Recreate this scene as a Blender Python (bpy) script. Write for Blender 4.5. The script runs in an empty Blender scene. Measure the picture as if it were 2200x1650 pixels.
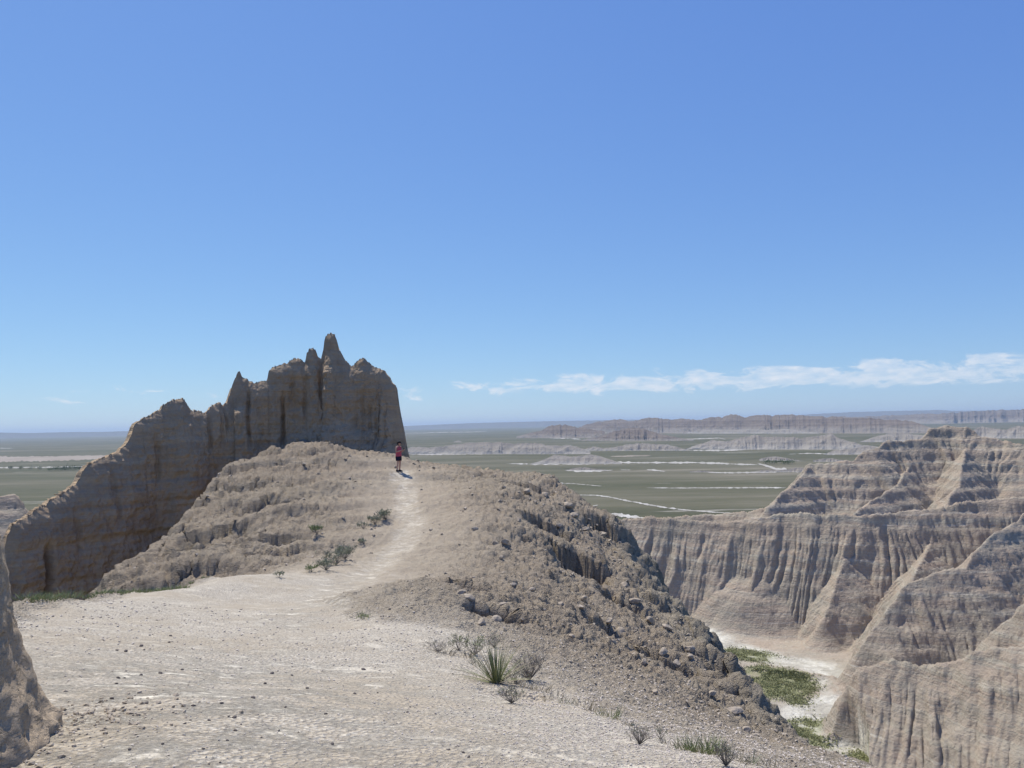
import bpy, math, random
import numpy as np
from mathutils import Matrix, Vector

random.seed(7)
rng = np.random.default_rng(7)
scene = bpy.context.scene
col = scene.collection
R = math.radians

# ------------------------------------------------------------------ camera
F_PX, CX, CY = 1631.0, 1100.0, 825.0          # focal length and centre in photo pixels (2200 x 1650)
PITCH, ROLL = R(3.02), R(1.12)
_r0 = np.array([1.0, 0, 0]); _fw = np.array([0, math.cos(PITCH), math.sin(PITCH)])
_u0 = np.array([0, -math.sin(PITCH), math.cos(PITCH)])
_rt = math.cos(ROLL) * _r0 - math.sin(ROLL) * _u0
_up = math.sin(ROLL) * _r0 + math.cos(ROLL) * _u0
cam_d = bpy.data.cameras.new('camera')
cam = bpy.data.objects.new('camera', cam_d); col.objects.link(cam)
cam_d.sensor_width = 36.0; cam_d.lens = F_PX / 2200 * 36.0
cam_d.clip_start = 0.05; cam_d.clip_end = 120000
cam.matrix_world = Matrix(((_rt[0], _up[0], -_fw[0], 0), (_rt[1], _up[1], -_fw[1], 0),
                           (_rt[2], _up[2], -_fw[2], 0), (0, 0, 0, 1)))
scene.camera = cam
scene.render.resolution_x, scene.render.resolution_y = 1024, 768

# ------------------------------------------------------------------ light
SUN_EL, SUN_AZ = R(60), R(-36)                 # azimuth from +Y towards +X
EXPOSURE = 0.0
sv = Vector((math.cos(SUN_EL) * math.sin(SUN_AZ), math.cos(SUN_EL) * math.cos(SUN_AZ), math.sin(SUN_EL)))
sun_d = bpy.data.lights.new('sun', 'SUN'); sun_d.energy = 5.0; sun_d.angle = R(0.53)
sun_d.color = (1.0, 0.945, 0.85)
sun = bpy.data.objects.new('sun', sun_d); col.objects.link(sun)
sun.rotation_euler = sv.to_track_quat('Z', 'Y').to_euler()
sun.location = (0, 0, 90)

world = bpy.data.worlds.new('World'); scene.world = world; world.use_nodes = True
wt = world.node_tree; wt.nodes.clear()
def wn(t, **k):
    n = wt.nodes.new(t)
    for a, b in k.items(): setattr(n, a, b)
    return n
def wm(op, a, b=None, c=None, clamp=False):
    n = wn('ShaderNodeMath', operation=op, use_clamp=clamp)
    for i, v in enumerate((a, b, c)):
        if v is None: continue
        if isinstance(v, (int, float)): n.inputs[i].default_value = v
        else: wt.links.new(v, n.inputs[i])
    return n.outputs[0]
sky = wn('ShaderNodeTexSky', sky_type='NISHITA', sun_disc=False)
sky.sun_elevation = SUN_EL; sky.sun_rotation = SUN_AZ
sky.altitude = 900; sky.air_density = 1.0; sky.dust_density = 0.35; sky.ozone_density = 2.2
tc = wn('ShaderNodeTexCoord'); sx = wn('ShaderNodeSeparateXYZ'); wt.links.new(tc.outputs['Generated'], sx.inputs[0])
az = wm('ARCTAN2', sx.outputs[0], sx.outputs[1]); el = wm('ARCSINE', sx.outputs[2])
cv = wn('ShaderNodeCombineXYZ')
wt.links.new(wm('MULTIPLY', az, 19.0), cv.inputs[0]); wt.links.new(wm('MULTIPLY', el, 48.0), cv.inputs[1])
cn = wn('ShaderNodeTexNoise'); cn.inputs['Scale'].default_value = 1.0; cn.inputs['Detail'].default_value = 9
cn.inputs['Roughness'].default_value = 0.60; cn.inputs['Distortion'].default_value = 0.5
wt.links.new(cv.outputs[0], cn.inputs['Vector'])
def smooth(v, a, b):
    n = wn('ShaderNodeMapRange', interpolation_type='SMOOTHSTEP'); wt.links.new(v, n.inputs[0])
    n.inputs[1].default_value = a; n.inputs[2].default_value = b
    return n.outputs[0]
grow = smooth(az, R(-15), R(16))                      # the bank grows towards the right-hand horizon
ctr = wm('MULTIPLY_ADD', grow, R(0.1), R(2.7))
dev = wm('SUBTRACT', el, ctr)
up_w = wm('MULTIPLY_ADD', grow, R(0.75), R(0.6))
band_up = wm('SUBTRACT', 1.0, wm('DIVIDE', dev, up_w), clamp=True)
band_dn = wm('ADD', 1.0, wm('DIVIDE', dev, R(0.95)), clamp=True)
band = wm('MINIMUM', band_up, band_dn)
dens = wm('ADD', cn.outputs[0], wm('MULTIPLY_ADD', band, wm('MULTIPLY_ADD', grow, 0.25, 0.10), -0.145))
cloud = smooth(dens, 0.46, 0.58)
inband = smooth(band, 0.0, 0.25)
cn2 = wn('ShaderNodeTexNoise'); cn2.inputs['Scale'].default_value = 2.6; cn2.inputs['Detail'].default_value = 6; wt.links.new(cv.outputs[0], cn2.inputs['Vector'])
cloud = wm('MULTIPLY', wm('MULTIPLY', cloud, inband), wm('MULTIPLY_ADD', cn2.outputs[0], 1.5, -0.22), clamp=True)
srgb = wn('ShaderNodeSeparateColor'); wt.links.new(sky.outputs[0], srgb.inputs[0])
hs = wn('ShaderNodeCombineColor')              # the phone's rendering of a clear sky: bluer, flatter towards the top
for i_, (a_, g_) in enumerate(((0.98, 0.80), (1.47, 0.73), (3.82, 0.40))):
    wt.links.new(wm('MULTIPLY', wm('POWER', srgb.outputs[i_], g_), a_), hs.inputs[i_])
cm = wn('ShaderNodeMix', data_type='RGBA')
wt.links.new(cloud, cm.inputs[0]); wt.links.new(hs.outputs[0], cm.inputs[6]); cm.inputs[7].default_value = (8.2, 8.6, 9.3, 1)
bg = wn('ShaderNodeBackground'); bg.inputs[1].default_value = 0.10
wt.links.new(cm.outputs[2], bg.inputs[0])
wo = wn('ShaderNodeOutputWorld'); wt.links.new(bg.outputs[0], wo.inputs[0])

scene.view_settings.view_transform = 'Standard'
scene.view_settings.look = 'None'
scene.view_settings.exposure = EXPOSURE
scene.view_settings.gamma = 1.0
scene.view_settings.use_curve_mapping = False

# ------------------------------------------------------------------ helpers
def D(px, py):
    """direction through a photo pixel, scaled so that its horizontal length is 1"""
    px = np.asarray(px, float); py = np.asarray(py, float)
    a = ((px - CX) / F_PX)[..., None]; b = ((CY - py) / F_PX)[..., None]
    d = _fw + a * _rt + b * _up
    return d / np.hypot(d[..., 0], d[..., 1])[..., None]
def P(px, py, r): return D(px, py) * np.asarray(r, float)[..., None]
def G(px, py, z):
    d = D(px, py); return d * (z / d[..., 2])[..., None]
def AZ(px, py=1000.0):
    d = D(px, py); return np.arctan2(d[..., 0], d[..., 1])

_perm = np.random.default_rng(3).permutation(256); _perm = np.concatenate([_perm, _perm, _perm]).astype(np.int32)
_g = np.random.default_rng(4).normal(size=(256, 3)); _g /= np.linalg.norm(_g, axis=1)[:, None]; _g = _g.astype(np.float32)
_gx, _gy, _gz = (np.ascontiguousarray(_g[:, q]) for q in range(3))
def perlin(x, y, z):
    x, y, z = np.broadcast_arrays(np.asarray(x, np.float32), np.asarray(y, np.float32), np.asarray(z, np.float32))
    xi = np.floor(x).astype(np.int32); yi = np.floor(y).astype(np.int32); zi = np.floor(z).astype(np.int32)
    xf = x - xi; yf = y - yi; zf = z - zi
    u = xf * xf * xf * (xf * (xf * 6 - 15) + 10); v = yf * yf * yf * (yf * (yf * 6 - 15) + 10); w = zf * zf * zf * (zf * (zf * 6 - 15) + 10)
    xi &= 255; yi &= 255; zi &= 255
    def gr(i, j, k):
        h = _perm[_perm[_perm[xi + i] + yi + j] + zi + k]
        return _gx[h] * (xf - i) + _gy[h] * (yf - j) + _gz[h] * (zf - k)
    def lp(a, b, t): return a + t * (b - a)
    return 1.5 * lp(lp(lp(gr(0,0,0), gr(1,0,0), u), lp(gr(0,1,0), gr(1,1,0), u), v),
              lp(lp(gr(0,0,1), gr(1,0,1), u), lp(gr(0,1,1), gr(1,1,1), u), v), w)
def fbm(x, y, z, o=4, gain=0.5, ridged=False):
    s = 0; a = 1.0; t = 0; f = 1.0
    for i in range(o):
        n = perlin(np.asarray(x) * f + 17.3 * i, np.asarray(y) * f - 9.1 * i, np.asarray(z) * f + 4.7 * i)
        if ridged: n = 1 - 2 * np.abs(n)
        s = s + a * n; t += a; a *= gain; f *= 2.03
    return s / t
def sstep(a, b, x):
    t = np.clip((np.asarray(x) - a) / (b - a), 0, 1); return t * t * (3 - 2 * t)
def seg_dist(x, y, pts):
    """nearest distance to a polyline, arc length and interpolated z there (pts: Nx3)"""
    best = np.full(x.shape, 1e9); s_at = np.zeros(x.shape); z_at = np.zeros(x.shape); side = np.zeros(x.shape); s0 = 0
    for a, b in zip(pts[:-1], pts[1:]):
        dx, dy = b[0] - a[0], b[1] - a[1]; L2 = dx * dx + dy * dy + 1e-9; L = math.sqrt(L2)
        t = np.clip(((x - a[0]) * dx + (y - a[1]) * dy) / L2, 0, 1)
        d = np.hypot(x - a[0] - t * dx, y - a[1] - t * dy); m = d < best
        best = np.where(m, d, best); s_at = np.where(m, s0 + t * L, s_at); z_at = np.where(m, a[2] + t * (b[2] - a[2]), z_at)
        s0 += L
    return best, s_at, z_at
def in_poly(x, y, poly):
    c = np.zeros(x.shape, bool); n = len(poly); j = n - 1
    for i in range(n):
        xi, yi, xj, yj = poly[i][0], poly[i][1], poly[j][0], poly[j][1]
        cond = ((yi > y) != (yj > y)) & (x < (xj - xi) * (y - yi) / (yj - yi + 1e-12) + xi)
        c ^= cond; j = i
    return c

def mesh_np(name, verts, faces, mat=None, smooth=True, attrs=None):
    me = bpy.data.meshes.new(name)
    v = np.ascontiguousarray(verts, np.float32).reshape(-1, 3)
    f = np.ascontiguousarray(faces, np.int32); k = f.shape[1]
    me.vertices.add(len(v)); me.vertices.foreach_set('co', v.ravel())
    me.loops.add(f.size); me.loops.foreach_set('vertex_index', f.ravel())
    me.polygons.add(len(f)); me.polygons.foreach_set('loop_start', np.arange(0, f.size, k, dtype=np.int32))
    me.polygons.foreach_set('loop_total', np.full(len(f), k, np.int32))
    me.polygons.foreach_set('use_smooth', np.full(len(f), smooth, bool))
    me.update(calc_edges=True)
    if attrs:
        for an, av in attrs.items():
            a = me.attributes.new(an, 'FLOAT', 'POINT'); a.data.foreach_set('value', np.ascontiguousarray(av, np.float32).ravel())
    if mat: me.materials.append(mat)
    return me
def obj(name, me, parent=None):
    o = bpy.data.objects.new(name, me); col.objects.link(o)
    if parent: o.parent = parent
    return o
def tag(o, label=None, cat=None, group=None, kind=None):
    if label: o['label'] = label
    if cat: o['category'] = cat
    if group: o['group'] = group
    if kind: o['kind'] = kind
    return o
def empty(name, loc, rz=0.0):
    o = bpy.data.objects.new(name, None); col.objects.link(o); o.location = loc; o.rotation_euler.z = rz
    o.empty_display_size = 0.1
    return o
def grid_faces(nu, nv):
    """nu rows, nv columns"""
    i = np.arange(nu - 1)[:, None] * nv + np.arange(nv - 1)[None, :]
    return np.stack([i, i + 1, i + nv + 1, i + nv], -1).reshape(-1, 4)
def grid_normals(V):
    du = np.gradient(V, axis=0); dv = np.gradient(V, axis=1)
    n = np.cross(dv, du); n /= (np.linalg.norm(n, axis=-1, keepdims=True) + 1e-12)
    return n

# ------------------------------------------------------------------ materials
WARM = (1.025, 0.99, 0.885)
class NT:
    def __init__(s, name):
        s.m = bpy.data.materials.new(name); s.m.use_nodes = True; s.t = s.m.node_tree; s.t.nodes.clear()
        s.out = s.t.nodes.new('ShaderNodeOutputMaterial'); s.b = s.t.nodes.new('ShaderNodeBsdfPrincipled')
        s.t.links.new(s.b.outputs[0], s.out.inputs[0]); s.b.inputs['Specular IOR Level'].default_value = 0.12
        s.b.inputs['Roughness'].default_value = 0.95
        s.geo = s.n('ShaderNodeNewGeometry')
    def n(s, t, **k):
        x = s.t.nodes.new(t)
        for a, b in k.items(): setattr(x, a, b)
        return x
    def put(s, v, i):
        if isinstance(v, (int, float)): i.default_value = v
        elif isinstance(v, tuple): i.default_value = v if len(v) == len(i.default_value) else (*v, 1)
        else: s.t.links.new(v, i)
    def scaled(s, sc, vec=None):
        x = s.n('ShaderNodeVectorMath', operation='MULTIPLY'); s.put(vec or s.geo.outputs['Position'], x.inputs[0]); x.inputs[1].default_value = sc
        return x.outputs[0]
    def noise(s, sc, detail=4, rough=0.55, vec=None, dist=0.0):
        x = s.n('ShaderNodeTexNoise')
        if isinstance(sc, tuple): s.t.links.new(s.scaled(sc, vec), x.inputs['Vector']); x.inputs['Scale'].default_value = 1
        else: s.put(vec or s.geo.outputs['Position'], x.inputs['Vector']); x.inputs['Scale'].default_value = sc
        x.inputs['Detail'].default_value = detail; x.inputs['Roughness'].default_value = rough; x.inputs['Distortion'].default_value = dist
        return x.outputs[0]
    def voronoi(s, sc, feature='F1', out='Distance', rand=1.0):
        x = s.n('ShaderNodeTexVoronoi', feature=feature); s.put(s.geo.outputs['Position'] if not isinstance(sc, tuple) else s.scaled(sc), x.inputs['Vector'])
        x.inputs['Scale'].default_value = 1 if isinstance(sc, tuple) else sc; x.inputs['Randomness'].default_value = rand
        return x.outputs[out]
    def math(s, op, a, b=None, c=None, clamp=False):
        x = s.n('ShaderNodeMath', operation=op, use_clamp=clamp)
        for i, v in enumerate((a, b, c)):
            if v is not None: s.put(v, x.inputs[i])
        return x.outputs[0]
    def ss(s, v, a, b, lo=0.0, hi=1.0):
        x = s.n('ShaderNodeMapRange', interpolation_type='SMOOTHSTEP'); s.put(v, x.inputs[0])
        for i, w in zip((1, 2, 3, 4), (a, b, lo, hi)): x.inputs[i].default_value = w
        return x.outputs[0]
    def mix(s, f, a, b, mode='MIX'):
        x = s.n('ShaderNodeMix', data_type='RGBA', blend_type=mode); s.put(f, x.inputs[0]); s.put(a, x.inputs[6]); s.put(b, x.inputs[7])
        return x.outputs[2]
    def ramp(s, v, stops):
        x = s.n('ShaderNodeValToRGB'); s.put(v, x.inputs[0]); e = x.color_ramp.elements
        while len(e) < len(stops): e.new(0.5)
        for el_, (p, c) in zip(e, stops): el_.position = p; el_.color = (*c, 1)
        return x.outputs[0]
    def attr(s, name):
        x = s.n('ShaderNodeAttribute', attribute_name=name); return x.outputs['Fac']
    def bump(s, h, strength, dist, prev=None):
        x = s.n('ShaderNodeBump'); x.inputs['Strength'].default_value = strength; x.inputs['Distance'].default_value = dist
        s.put(h, x.inputs['Height'])
        if prev: s.t.links.new(prev, x.inputs['Normal'])
        return x.outputs[0]
    def done(s, color, normal=None, rough=None, tint=None):
        if tint: color = s.mix(1.0, color, tint, 'MULTIPLY')
        s.put(color, s.b.inputs['Base Color'])
        if normal: s.t.links.new(normal, s.b.inputs['Normal'])
        if rough is not None: s.put(rough, s.b.inputs['Roughness'])
        return s.m

def strata_mat(name, cols, zf, wob, lump, bump_d, mott=0.3, crack=None):
    """layered clay: colour bands follow height, wavering a little"""
    t = NT(name)
    w = t.noise(wob, 3)
    z = t.n('ShaderNodeSeparateXYZ'); t.put(t.geo.outputs['Position'], z.inputs[0])
    zz = t.math('MULTIPLY_ADD', w, 1.6, z.outputs[2])
    cv_ = t.n('ShaderNodeCombineXYZ'); t.put(t.math('MULTIPLY', zz, zf), cv_.inputs[2])
    band = t.noise(1.0, 5, 0.7, vec=cv_.outputs[0])
    n = len(cols)
    c = t.ramp(band, [(0.27 + 0.46 * i / (n - 1), k) for i, k in enumerate(cols)])
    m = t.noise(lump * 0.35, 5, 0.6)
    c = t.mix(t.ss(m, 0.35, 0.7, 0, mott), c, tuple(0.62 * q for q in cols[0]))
    fine = t.noise(lump * 3, 5, 0.65)
    c = t.mix(t.ss(fine, 0.25, 0.75, 0.0, 0.5), c, t.mix(1.0, c, (1.28, 1.25, 1.2), 'MULTIPLY'))
    h1 = t.noise((lump, lump, lump * 1.8), 8, 0.66)
    bandb = t.noise(3.0, 3, 0.6, vec=cv_.outputs[0])
    h = t.math('MULTIPLY_ADD', bandb, 0.35, h1)
    nrm = t.bump(h, 0.9, bump_d)
    if crack:
        vd = t.voronoi(crack, 'F1')
        nrm = t.bump(vd, 0.5, bump_d * 0.5, nrm)
    return t.done(c, nrm, tint=WARM)

M = {}
# near ridge: gravel, crust and trail masks ride on the mesh as attributes
def ridge_mat():
    t = NT('ridge_clay')
    z = t.n('ShaderNodeSeparateXYZ'); t.put(t.geo.outputs['Position'], z.inputs[0])
    zz = t.math('MULTIPLY_ADD', t.noise(0.25, 3), 1.4, z.outputs[2])
    cv_ = t.n('ShaderNodeCombineXYZ'); t.put(t.math('MULTIPLY', zz, 1.1), cv_.inputs[2])
    band = t.noise(1.0, 4, 0.65, vec=cv_.outputs[0])
    clay = t.ramp(band, [(0.3, (0.345, 0.295, 0.235)), (0.45, (0.42, 0.365, 0.30)), (0.55, (0.375, 0.315, 0.255)), (0.7, (0.46, 0.405, 0.335))])
    grey = t.ramp(t.noise(2.2, 5, 0.7), [(0.3, (0.19, 0.185, 0.155)), (0.5, (0.31, 0.295, 0.25)), (0.72, (0.45, 0.425, 0.37))])
    c = t.mix(t.attr('grey'), clay, grey)
    mot = t.noise(1.7, 6, 0.65)
    c = t.mix(t.ss(mot, 0.38, 0.68, 0, 0.5), c, (0.30, 0.255, 0.205))
    # gravel: pale, speckled
    sp = t.noise(38.0, 3, 0.6); sp2 = t.voronoi(46.0, 'F1', 'Color')
    gb = t.ramp(sp, [(0.32, (0.33, 0.295, 0.255)), (0.5, (0.53, 0.49, 0.435)), (0.66, (0.70, 0.665, 0.61))])
    bw = t.n('ShaderNodeRGBToBW'); t.put(sp2, bw.inputs[0])
    gb = t.mix(t.ss(bw.outputs[0], 0.2, 0.8, 0.0, 0.55), gb, t.mix(1.0, gb, (0.62, 0.6, 0.58), 'MULTIPLY'))
    lg = t.noise(0.55, 7, 0.68)
    gb = t.mix(t.ss(lg, 0.42, 0.62, 0, 0.65), gb, (0.43, 0.375, 0.305))
    c = t.mix(t.attr('gravel'), c, gb)
    # trail dust
    tr = t.ramp(t.noise(6.0, 5, 0.6), [(0.3, (0.38, 0.335, 0.28)), (0.7, (0.53, 0.48, 0.41))])
    ta = t.attr('trail')
    c = t.mix(ta, c, tr)
    # pale crust flakes, streaked
    fl = t.noise((2.2, 3.2, 2.2), 10, 0.76, dist=0.3)
    cr = t.math('MULTIPLY', t.attr('crust'), t.ss(fl, 0.455, 0.63, 0.0, 0.9), clamp=True)
    c = t.mix(cr, c, t.ramp(t.noise(9.0, 4), [(0.3, (0.60, 0.56, 0.49)), (0.7, (0.76, 0.725, 0.655))]))
    rough = t.attr('rough')
    h1 = t.noise((5.5, 5.5, 8.0), 8, 0.68)
    nrm = t.bump(t.math('MULTIPLY', h1, rough), 1.0, 0.19)
    h2 = t.math('MULTIPLY', t.math('ADD', sp, t.voronoi(30.0, 'F1')), t.math('SUBTRACT', 1.0, t.math('MULTIPLY', cr, 0.8)))
    nrm = t.bump(h2, 1.0, 0.025, nrm)
    return t.done(c, nrm, tint=WARM)
M['ridge'] = ridge_mat()
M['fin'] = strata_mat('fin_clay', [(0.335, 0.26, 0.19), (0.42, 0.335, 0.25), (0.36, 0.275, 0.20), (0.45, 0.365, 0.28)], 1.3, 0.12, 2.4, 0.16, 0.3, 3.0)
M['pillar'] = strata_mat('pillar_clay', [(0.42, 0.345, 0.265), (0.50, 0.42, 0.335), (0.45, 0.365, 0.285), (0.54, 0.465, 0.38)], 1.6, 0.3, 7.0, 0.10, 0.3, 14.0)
M['canyon_rock'] = None
def canyon_mat():
    t = NT('canyon_clay')
    z = t.n('ShaderNodeSeparateXYZ'); t.put(t.geo.outputs['Position'], z.inputs[0])
    zz = t.math('MULTIPLY_ADD', t.noise(0.03, 3), 4.0, z.outputs[2])
    cv_ = t.n('ShaderNodeCombineXYZ'); t.put(t.math('MULTIPLY', zz, 0.5), cv_.inputs[2])
    band = t.noise(1.0, 6, 0.75, vec=cv_.outputs[0])
    c = t.ramp(band, [(0.28, (0.37, 0.315, 0.26)), (0.40, (0.44, 0.39, 0.325)), (0.50, (0.43, 0.345, 0.285)), (0.60, (0.46, 0.42, 0.36)), (0.74, (0.54, 0.50, 0.435))])
    m = t.noise(0.16, 6, 0.6)
    c = t.mix(t.ss(m, 0.42, 0.66, 0, 0.5), c, (0.36, 0.335, 0.29))
    fine = t.noise((1.2, 1.2, 5.0), 6, 0.7)
    c = t.mix(t.ss(fine, 0.3, 0.72, 0, 0.6), t.mix(1.0, c, (0.72, 0.71, 0.70), 'MULTIPLY'), c)
    thin = t.noise(3.1, 3, 0.6, vec=cv_.outputs[0])
    c = t.mix(t.math('MULTIPLY', t.ss(thin, 0.54, 0.68, 0, 0.55), t.ss(t.noise(0.35, 4, 0.6), 0.42, 0.6)), c, (0.58, 0.545, 0.48))
    c = t.mix(t.ss(thin, 0.40, 0.32, 0, 0.35), c, (0.30, 0.255, 0.215))
    wash = t.attr('wash')
    wn_ = t.noise(0.25, 6, 0.65)
    wc = t.ramp(t.noise(1.5, 5, 0.6), [(0.3, (0.46, 0.43, 0.38)), (0.7, (0.68, 0.66, 0.62))])
    c = t.mix(t.math('MULTIPLY', wash, 0.75), c, (0.43, 0.415, 0.375))
    c = t.mix(t.math('MULTIPLY', wash, t.ss(wn_, 0.42, 0.56, 0.0, 0.9), clamp=True), c, wc)
    c = t.mix(t.math('MULTIPLY', t.attr('veg'), t.ss(t.noise(0.8, 6, 0.7), 0.35, 0.6, 0.35, 0.9)), c, (0.20, 0.21, 0.11))
    h = t.math('MULTIPLY_ADD', t.noise((0.25, 0.25, 3.2), 4, 0.6), 0.30, t.noise((1.5, 1.5, 1.2), 8, 0.66))
    nrm = t.bump(h, 0.9, 0.5)
    nrm = t.bump(t.noise((0.5, 0.5, 7.0), 5, 0.7), 0.5, 0.16, nrm)
    return t.done(c, nrm, tint=(1.13, 1.13, 1.04))
M['canyon'] = canyon_mat()
def plain_mat():
    t = NT('plain_grass')
    a = t.noise((0.0012, 0.005, 0.01), 7, 0.62); b = t.noise((0.0025, 0.011, 0.01), 8, 0.68); f = t.noise(0.06, 5, 0.65)
    c = t.ramp(b, [(0.32, (0.062, 0.064, 0.035)), (0.43, (0.10, 0.098, 0.058)), (0.52, (0.135, 0.126, 0.080)), (0.60, (0.19, 0.17, 0.12)), (0.68, (0.24, 0.215, 0.165))])
    c = t.mix(t.ss(a, 0.42, 0.60, 0, 0.75), c, (0.066, 0.072, 0.034))
    c = t.mix(t.ss(f, 0.3, 0.7, 0, 0.4), c, (0.125, 0.117, 0.072))
    al = t.noise((0.003, 0.02, 0.01), 9, 0.7)
    c = t.mix(t.ss(al, 0.625, 0.68, 0, 0.7), c, (0.42, 0.39, 0.33))
    return t.done(c, t.bump(f, 0.4, 1.5))
M['plain'] = plain_mat()
def wash_mat():
    t = NT('alkali_wash')
    f = t.noise(0.05, 5, 0.65)
    return t.done(t.ramp(f, [(0.3, (0.25, 0.235, 0.19)), (0.5, (0.40, 0.38, 0.33)), (0.7, (0.54, 0.52, 0.47))]))
M['wash'] = wash_mat()
def mound_mat(name, cols, zf, apron=None):
    t = NT(name)
    z = t.n('ShaderNodeSeparateXYZ'); t.put(t.geo.outputs['Position'], z.inputs[0])
    zz = t.math('MULTIPLY_ADD', t.noise(0.006, 2), 8.0, z.outputs[2])
    cv_ = t.n('ShaderNodeCombineXYZ'); t.put(t.math('MULTIPLY', zz, zf), cv_.inputs[2])
    c = t.ramp(t.noise(1.0, 4, 0.7, vec=cv_.outputs[0]), [(0.28 + 0.44 * i / (len(cols) - 1), k) for i, k in enumerate(cols)])
    if apron: c = t.mix(t.ss(t.math('MULTIPLY_ADD', t.noise(0.01, 4), 0.25, t.attr('hf')), 0.28, 0.66, 1.0, 0.0), c, apron)
    h = t.noise((0.12, 0.12, 0.05), 6, 0.65)
    return t.done(c, t.bump(h, 0.8, 5.0))
M['mound'] = mound_mat('pale_clay', [(0.22, 0.195, 0.16), (0.31, 0.28, 0.235), (0.25, 0.22, 0.185), (0.34, 0.31, 0.265)], 0.16, (0.345, 0.32, 0.275))
M['far'] = mound_mat('far_clay', [(0.13, 0.105, 0.085), (0.21, 0.175, 0.145), (0.15, 0.12, 0.10), (0.24, 0.21, 0.175)], 0.06, (0.26, 0.23, 0.195))
M['mesa'] = mound_mat('mesa_clay', [(0.12, 0.11, 0.09), (0.16, 0.145, 0.12), (0.13, 0.12, 0.095)], 0.03)
def simple(name, c1, c2, sc, rough=0.9, b=0.0, bd=0.01):
    t = NT(name); n = t.noise(sc, 4, 0.6)
    return t.done(t.ramp(n, [(0.3, c1), (0.7, c2)]), t.bump(n, b, bd) if b else None, rough)
M['bare'] = simple('bare_flat', (0.24, 0.20, 0.155), (0.36, 0.31, 0.25), 0.02)
M['stone_dark'] = simple('dark_stone', (0.10, 0.085, 0.075), (0.19, 0.165, 0.145), 30, b=0.5)
M['stone_tan'] = simple('tan_stone', (0.32, 0.265, 0.195), (0.47, 0.40, 0.31), 6, b=0.7, bd=0.05)
M['gravel'] = simple('pale_gravel', (0.44, 0.38, 0.31), (0.68, 0.61, 0.52), 17)
M['rubble'] = simple('slope_rubble', (0.30, 0.25, 0.185), (0.50, 0.43, 0.34), 2.5, b=0.6, bd=0.05)
M['grass'] = simple('grass_green', (0.17, 0.215, 0.085), (0.31, 0.34, 0.16), 5)
M['yucca'] = simple('yucca_green', (0.15, 0.175, 0.08), (0.33, 0.34, 0.18), 9, 0.7)
M['drygrass'] = simple('dry_grass', (0.22, 0.19, 0.13), (0.36, 0.315, 0.225), 8)
M['sage'] = simple('sage_leaf', (0.19, 0.21, 0.13), (0.34, 0.35, 0.24), 7)
M['twig'] = simple('grey_twig', (0.16, 0.14, 0.12), (0.29, 0.26, 0.225), 12)
M['wash_grass'] = simple('wash_grass', (0.23, 0.245, 0.11), (0.40, 0.39, 0.21), 0.5)
M['tree_green'] = simple('far_tree_green', (0.06, 0.10, 0.03), (0.11, 0.16, 0.05), 0.3)
M['skin'] = simple('skin', (0.50, 0.30, 0.22), (0.56, 0.34, 0.25), 9, 0.55)
M['shirt'] = simple('coral_shirt', (0.43, 0.075, 0.105), (0.52, 0.10, 0.13), 14, 0.85)
M['shorts'] = simple('navy_shorts', (0.010, 0.012, 0.030), (0.016, 0.018, 0.042), 14, 0.8)
M['black'] = simple('black_cloth', (0.008, 0.008, 0.010), (0.016, 0.016, 0.019), 14, 0.7)
M['hair'] = simple('dark_hair', (0.014, 0.010, 0.008), (0.03, 0.02, 0.015), 40, 0.6)
M['phone'] = simple('phone_glass', (0.012, 0.012, 0.014), (0.02, 0.02, 0.022), 3, 0.15)
M['sole'] = simple('shoe_sole', (0.25, 0.24, 0.24), (0.34, 0.33, 0.33), 30, 0.8)

# ------------------------------------------------------------------ plain and haze
PLAIN_Z = -60.0
def disc(name, rs, n, z, mat):
    th = np.linspace(0, 2 * np.pi, n, endpoint=False)
    V = [[0, 0, z]] + [[r * math.sin(t), r * math.cos(t), z] for r in rs for t in th]
    Fq = []; Ft = []
    for k in range(len(rs) - 1):
        for i in range(n):
            j = (i + 1) % n; a = 1 + k * n
            Fq.append((a + i, a + n + i, a + n + j, a + j))
    me = bpy.data.meshes.new(name)
    me.from_pydata(V, [], [(0, 1 + i, 1 + (i + 1) % n) for i in range(n)] + Fq); me.materials.append(mat); me.update()
    return me
o = obj('plain', disc('plain', (300, 1000, 4000, 12000, 33000), 96, PLAIN_Z, M['plain'])); tag(o, 'flat green grass plain reaching the horizon', kind='structure')

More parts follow.
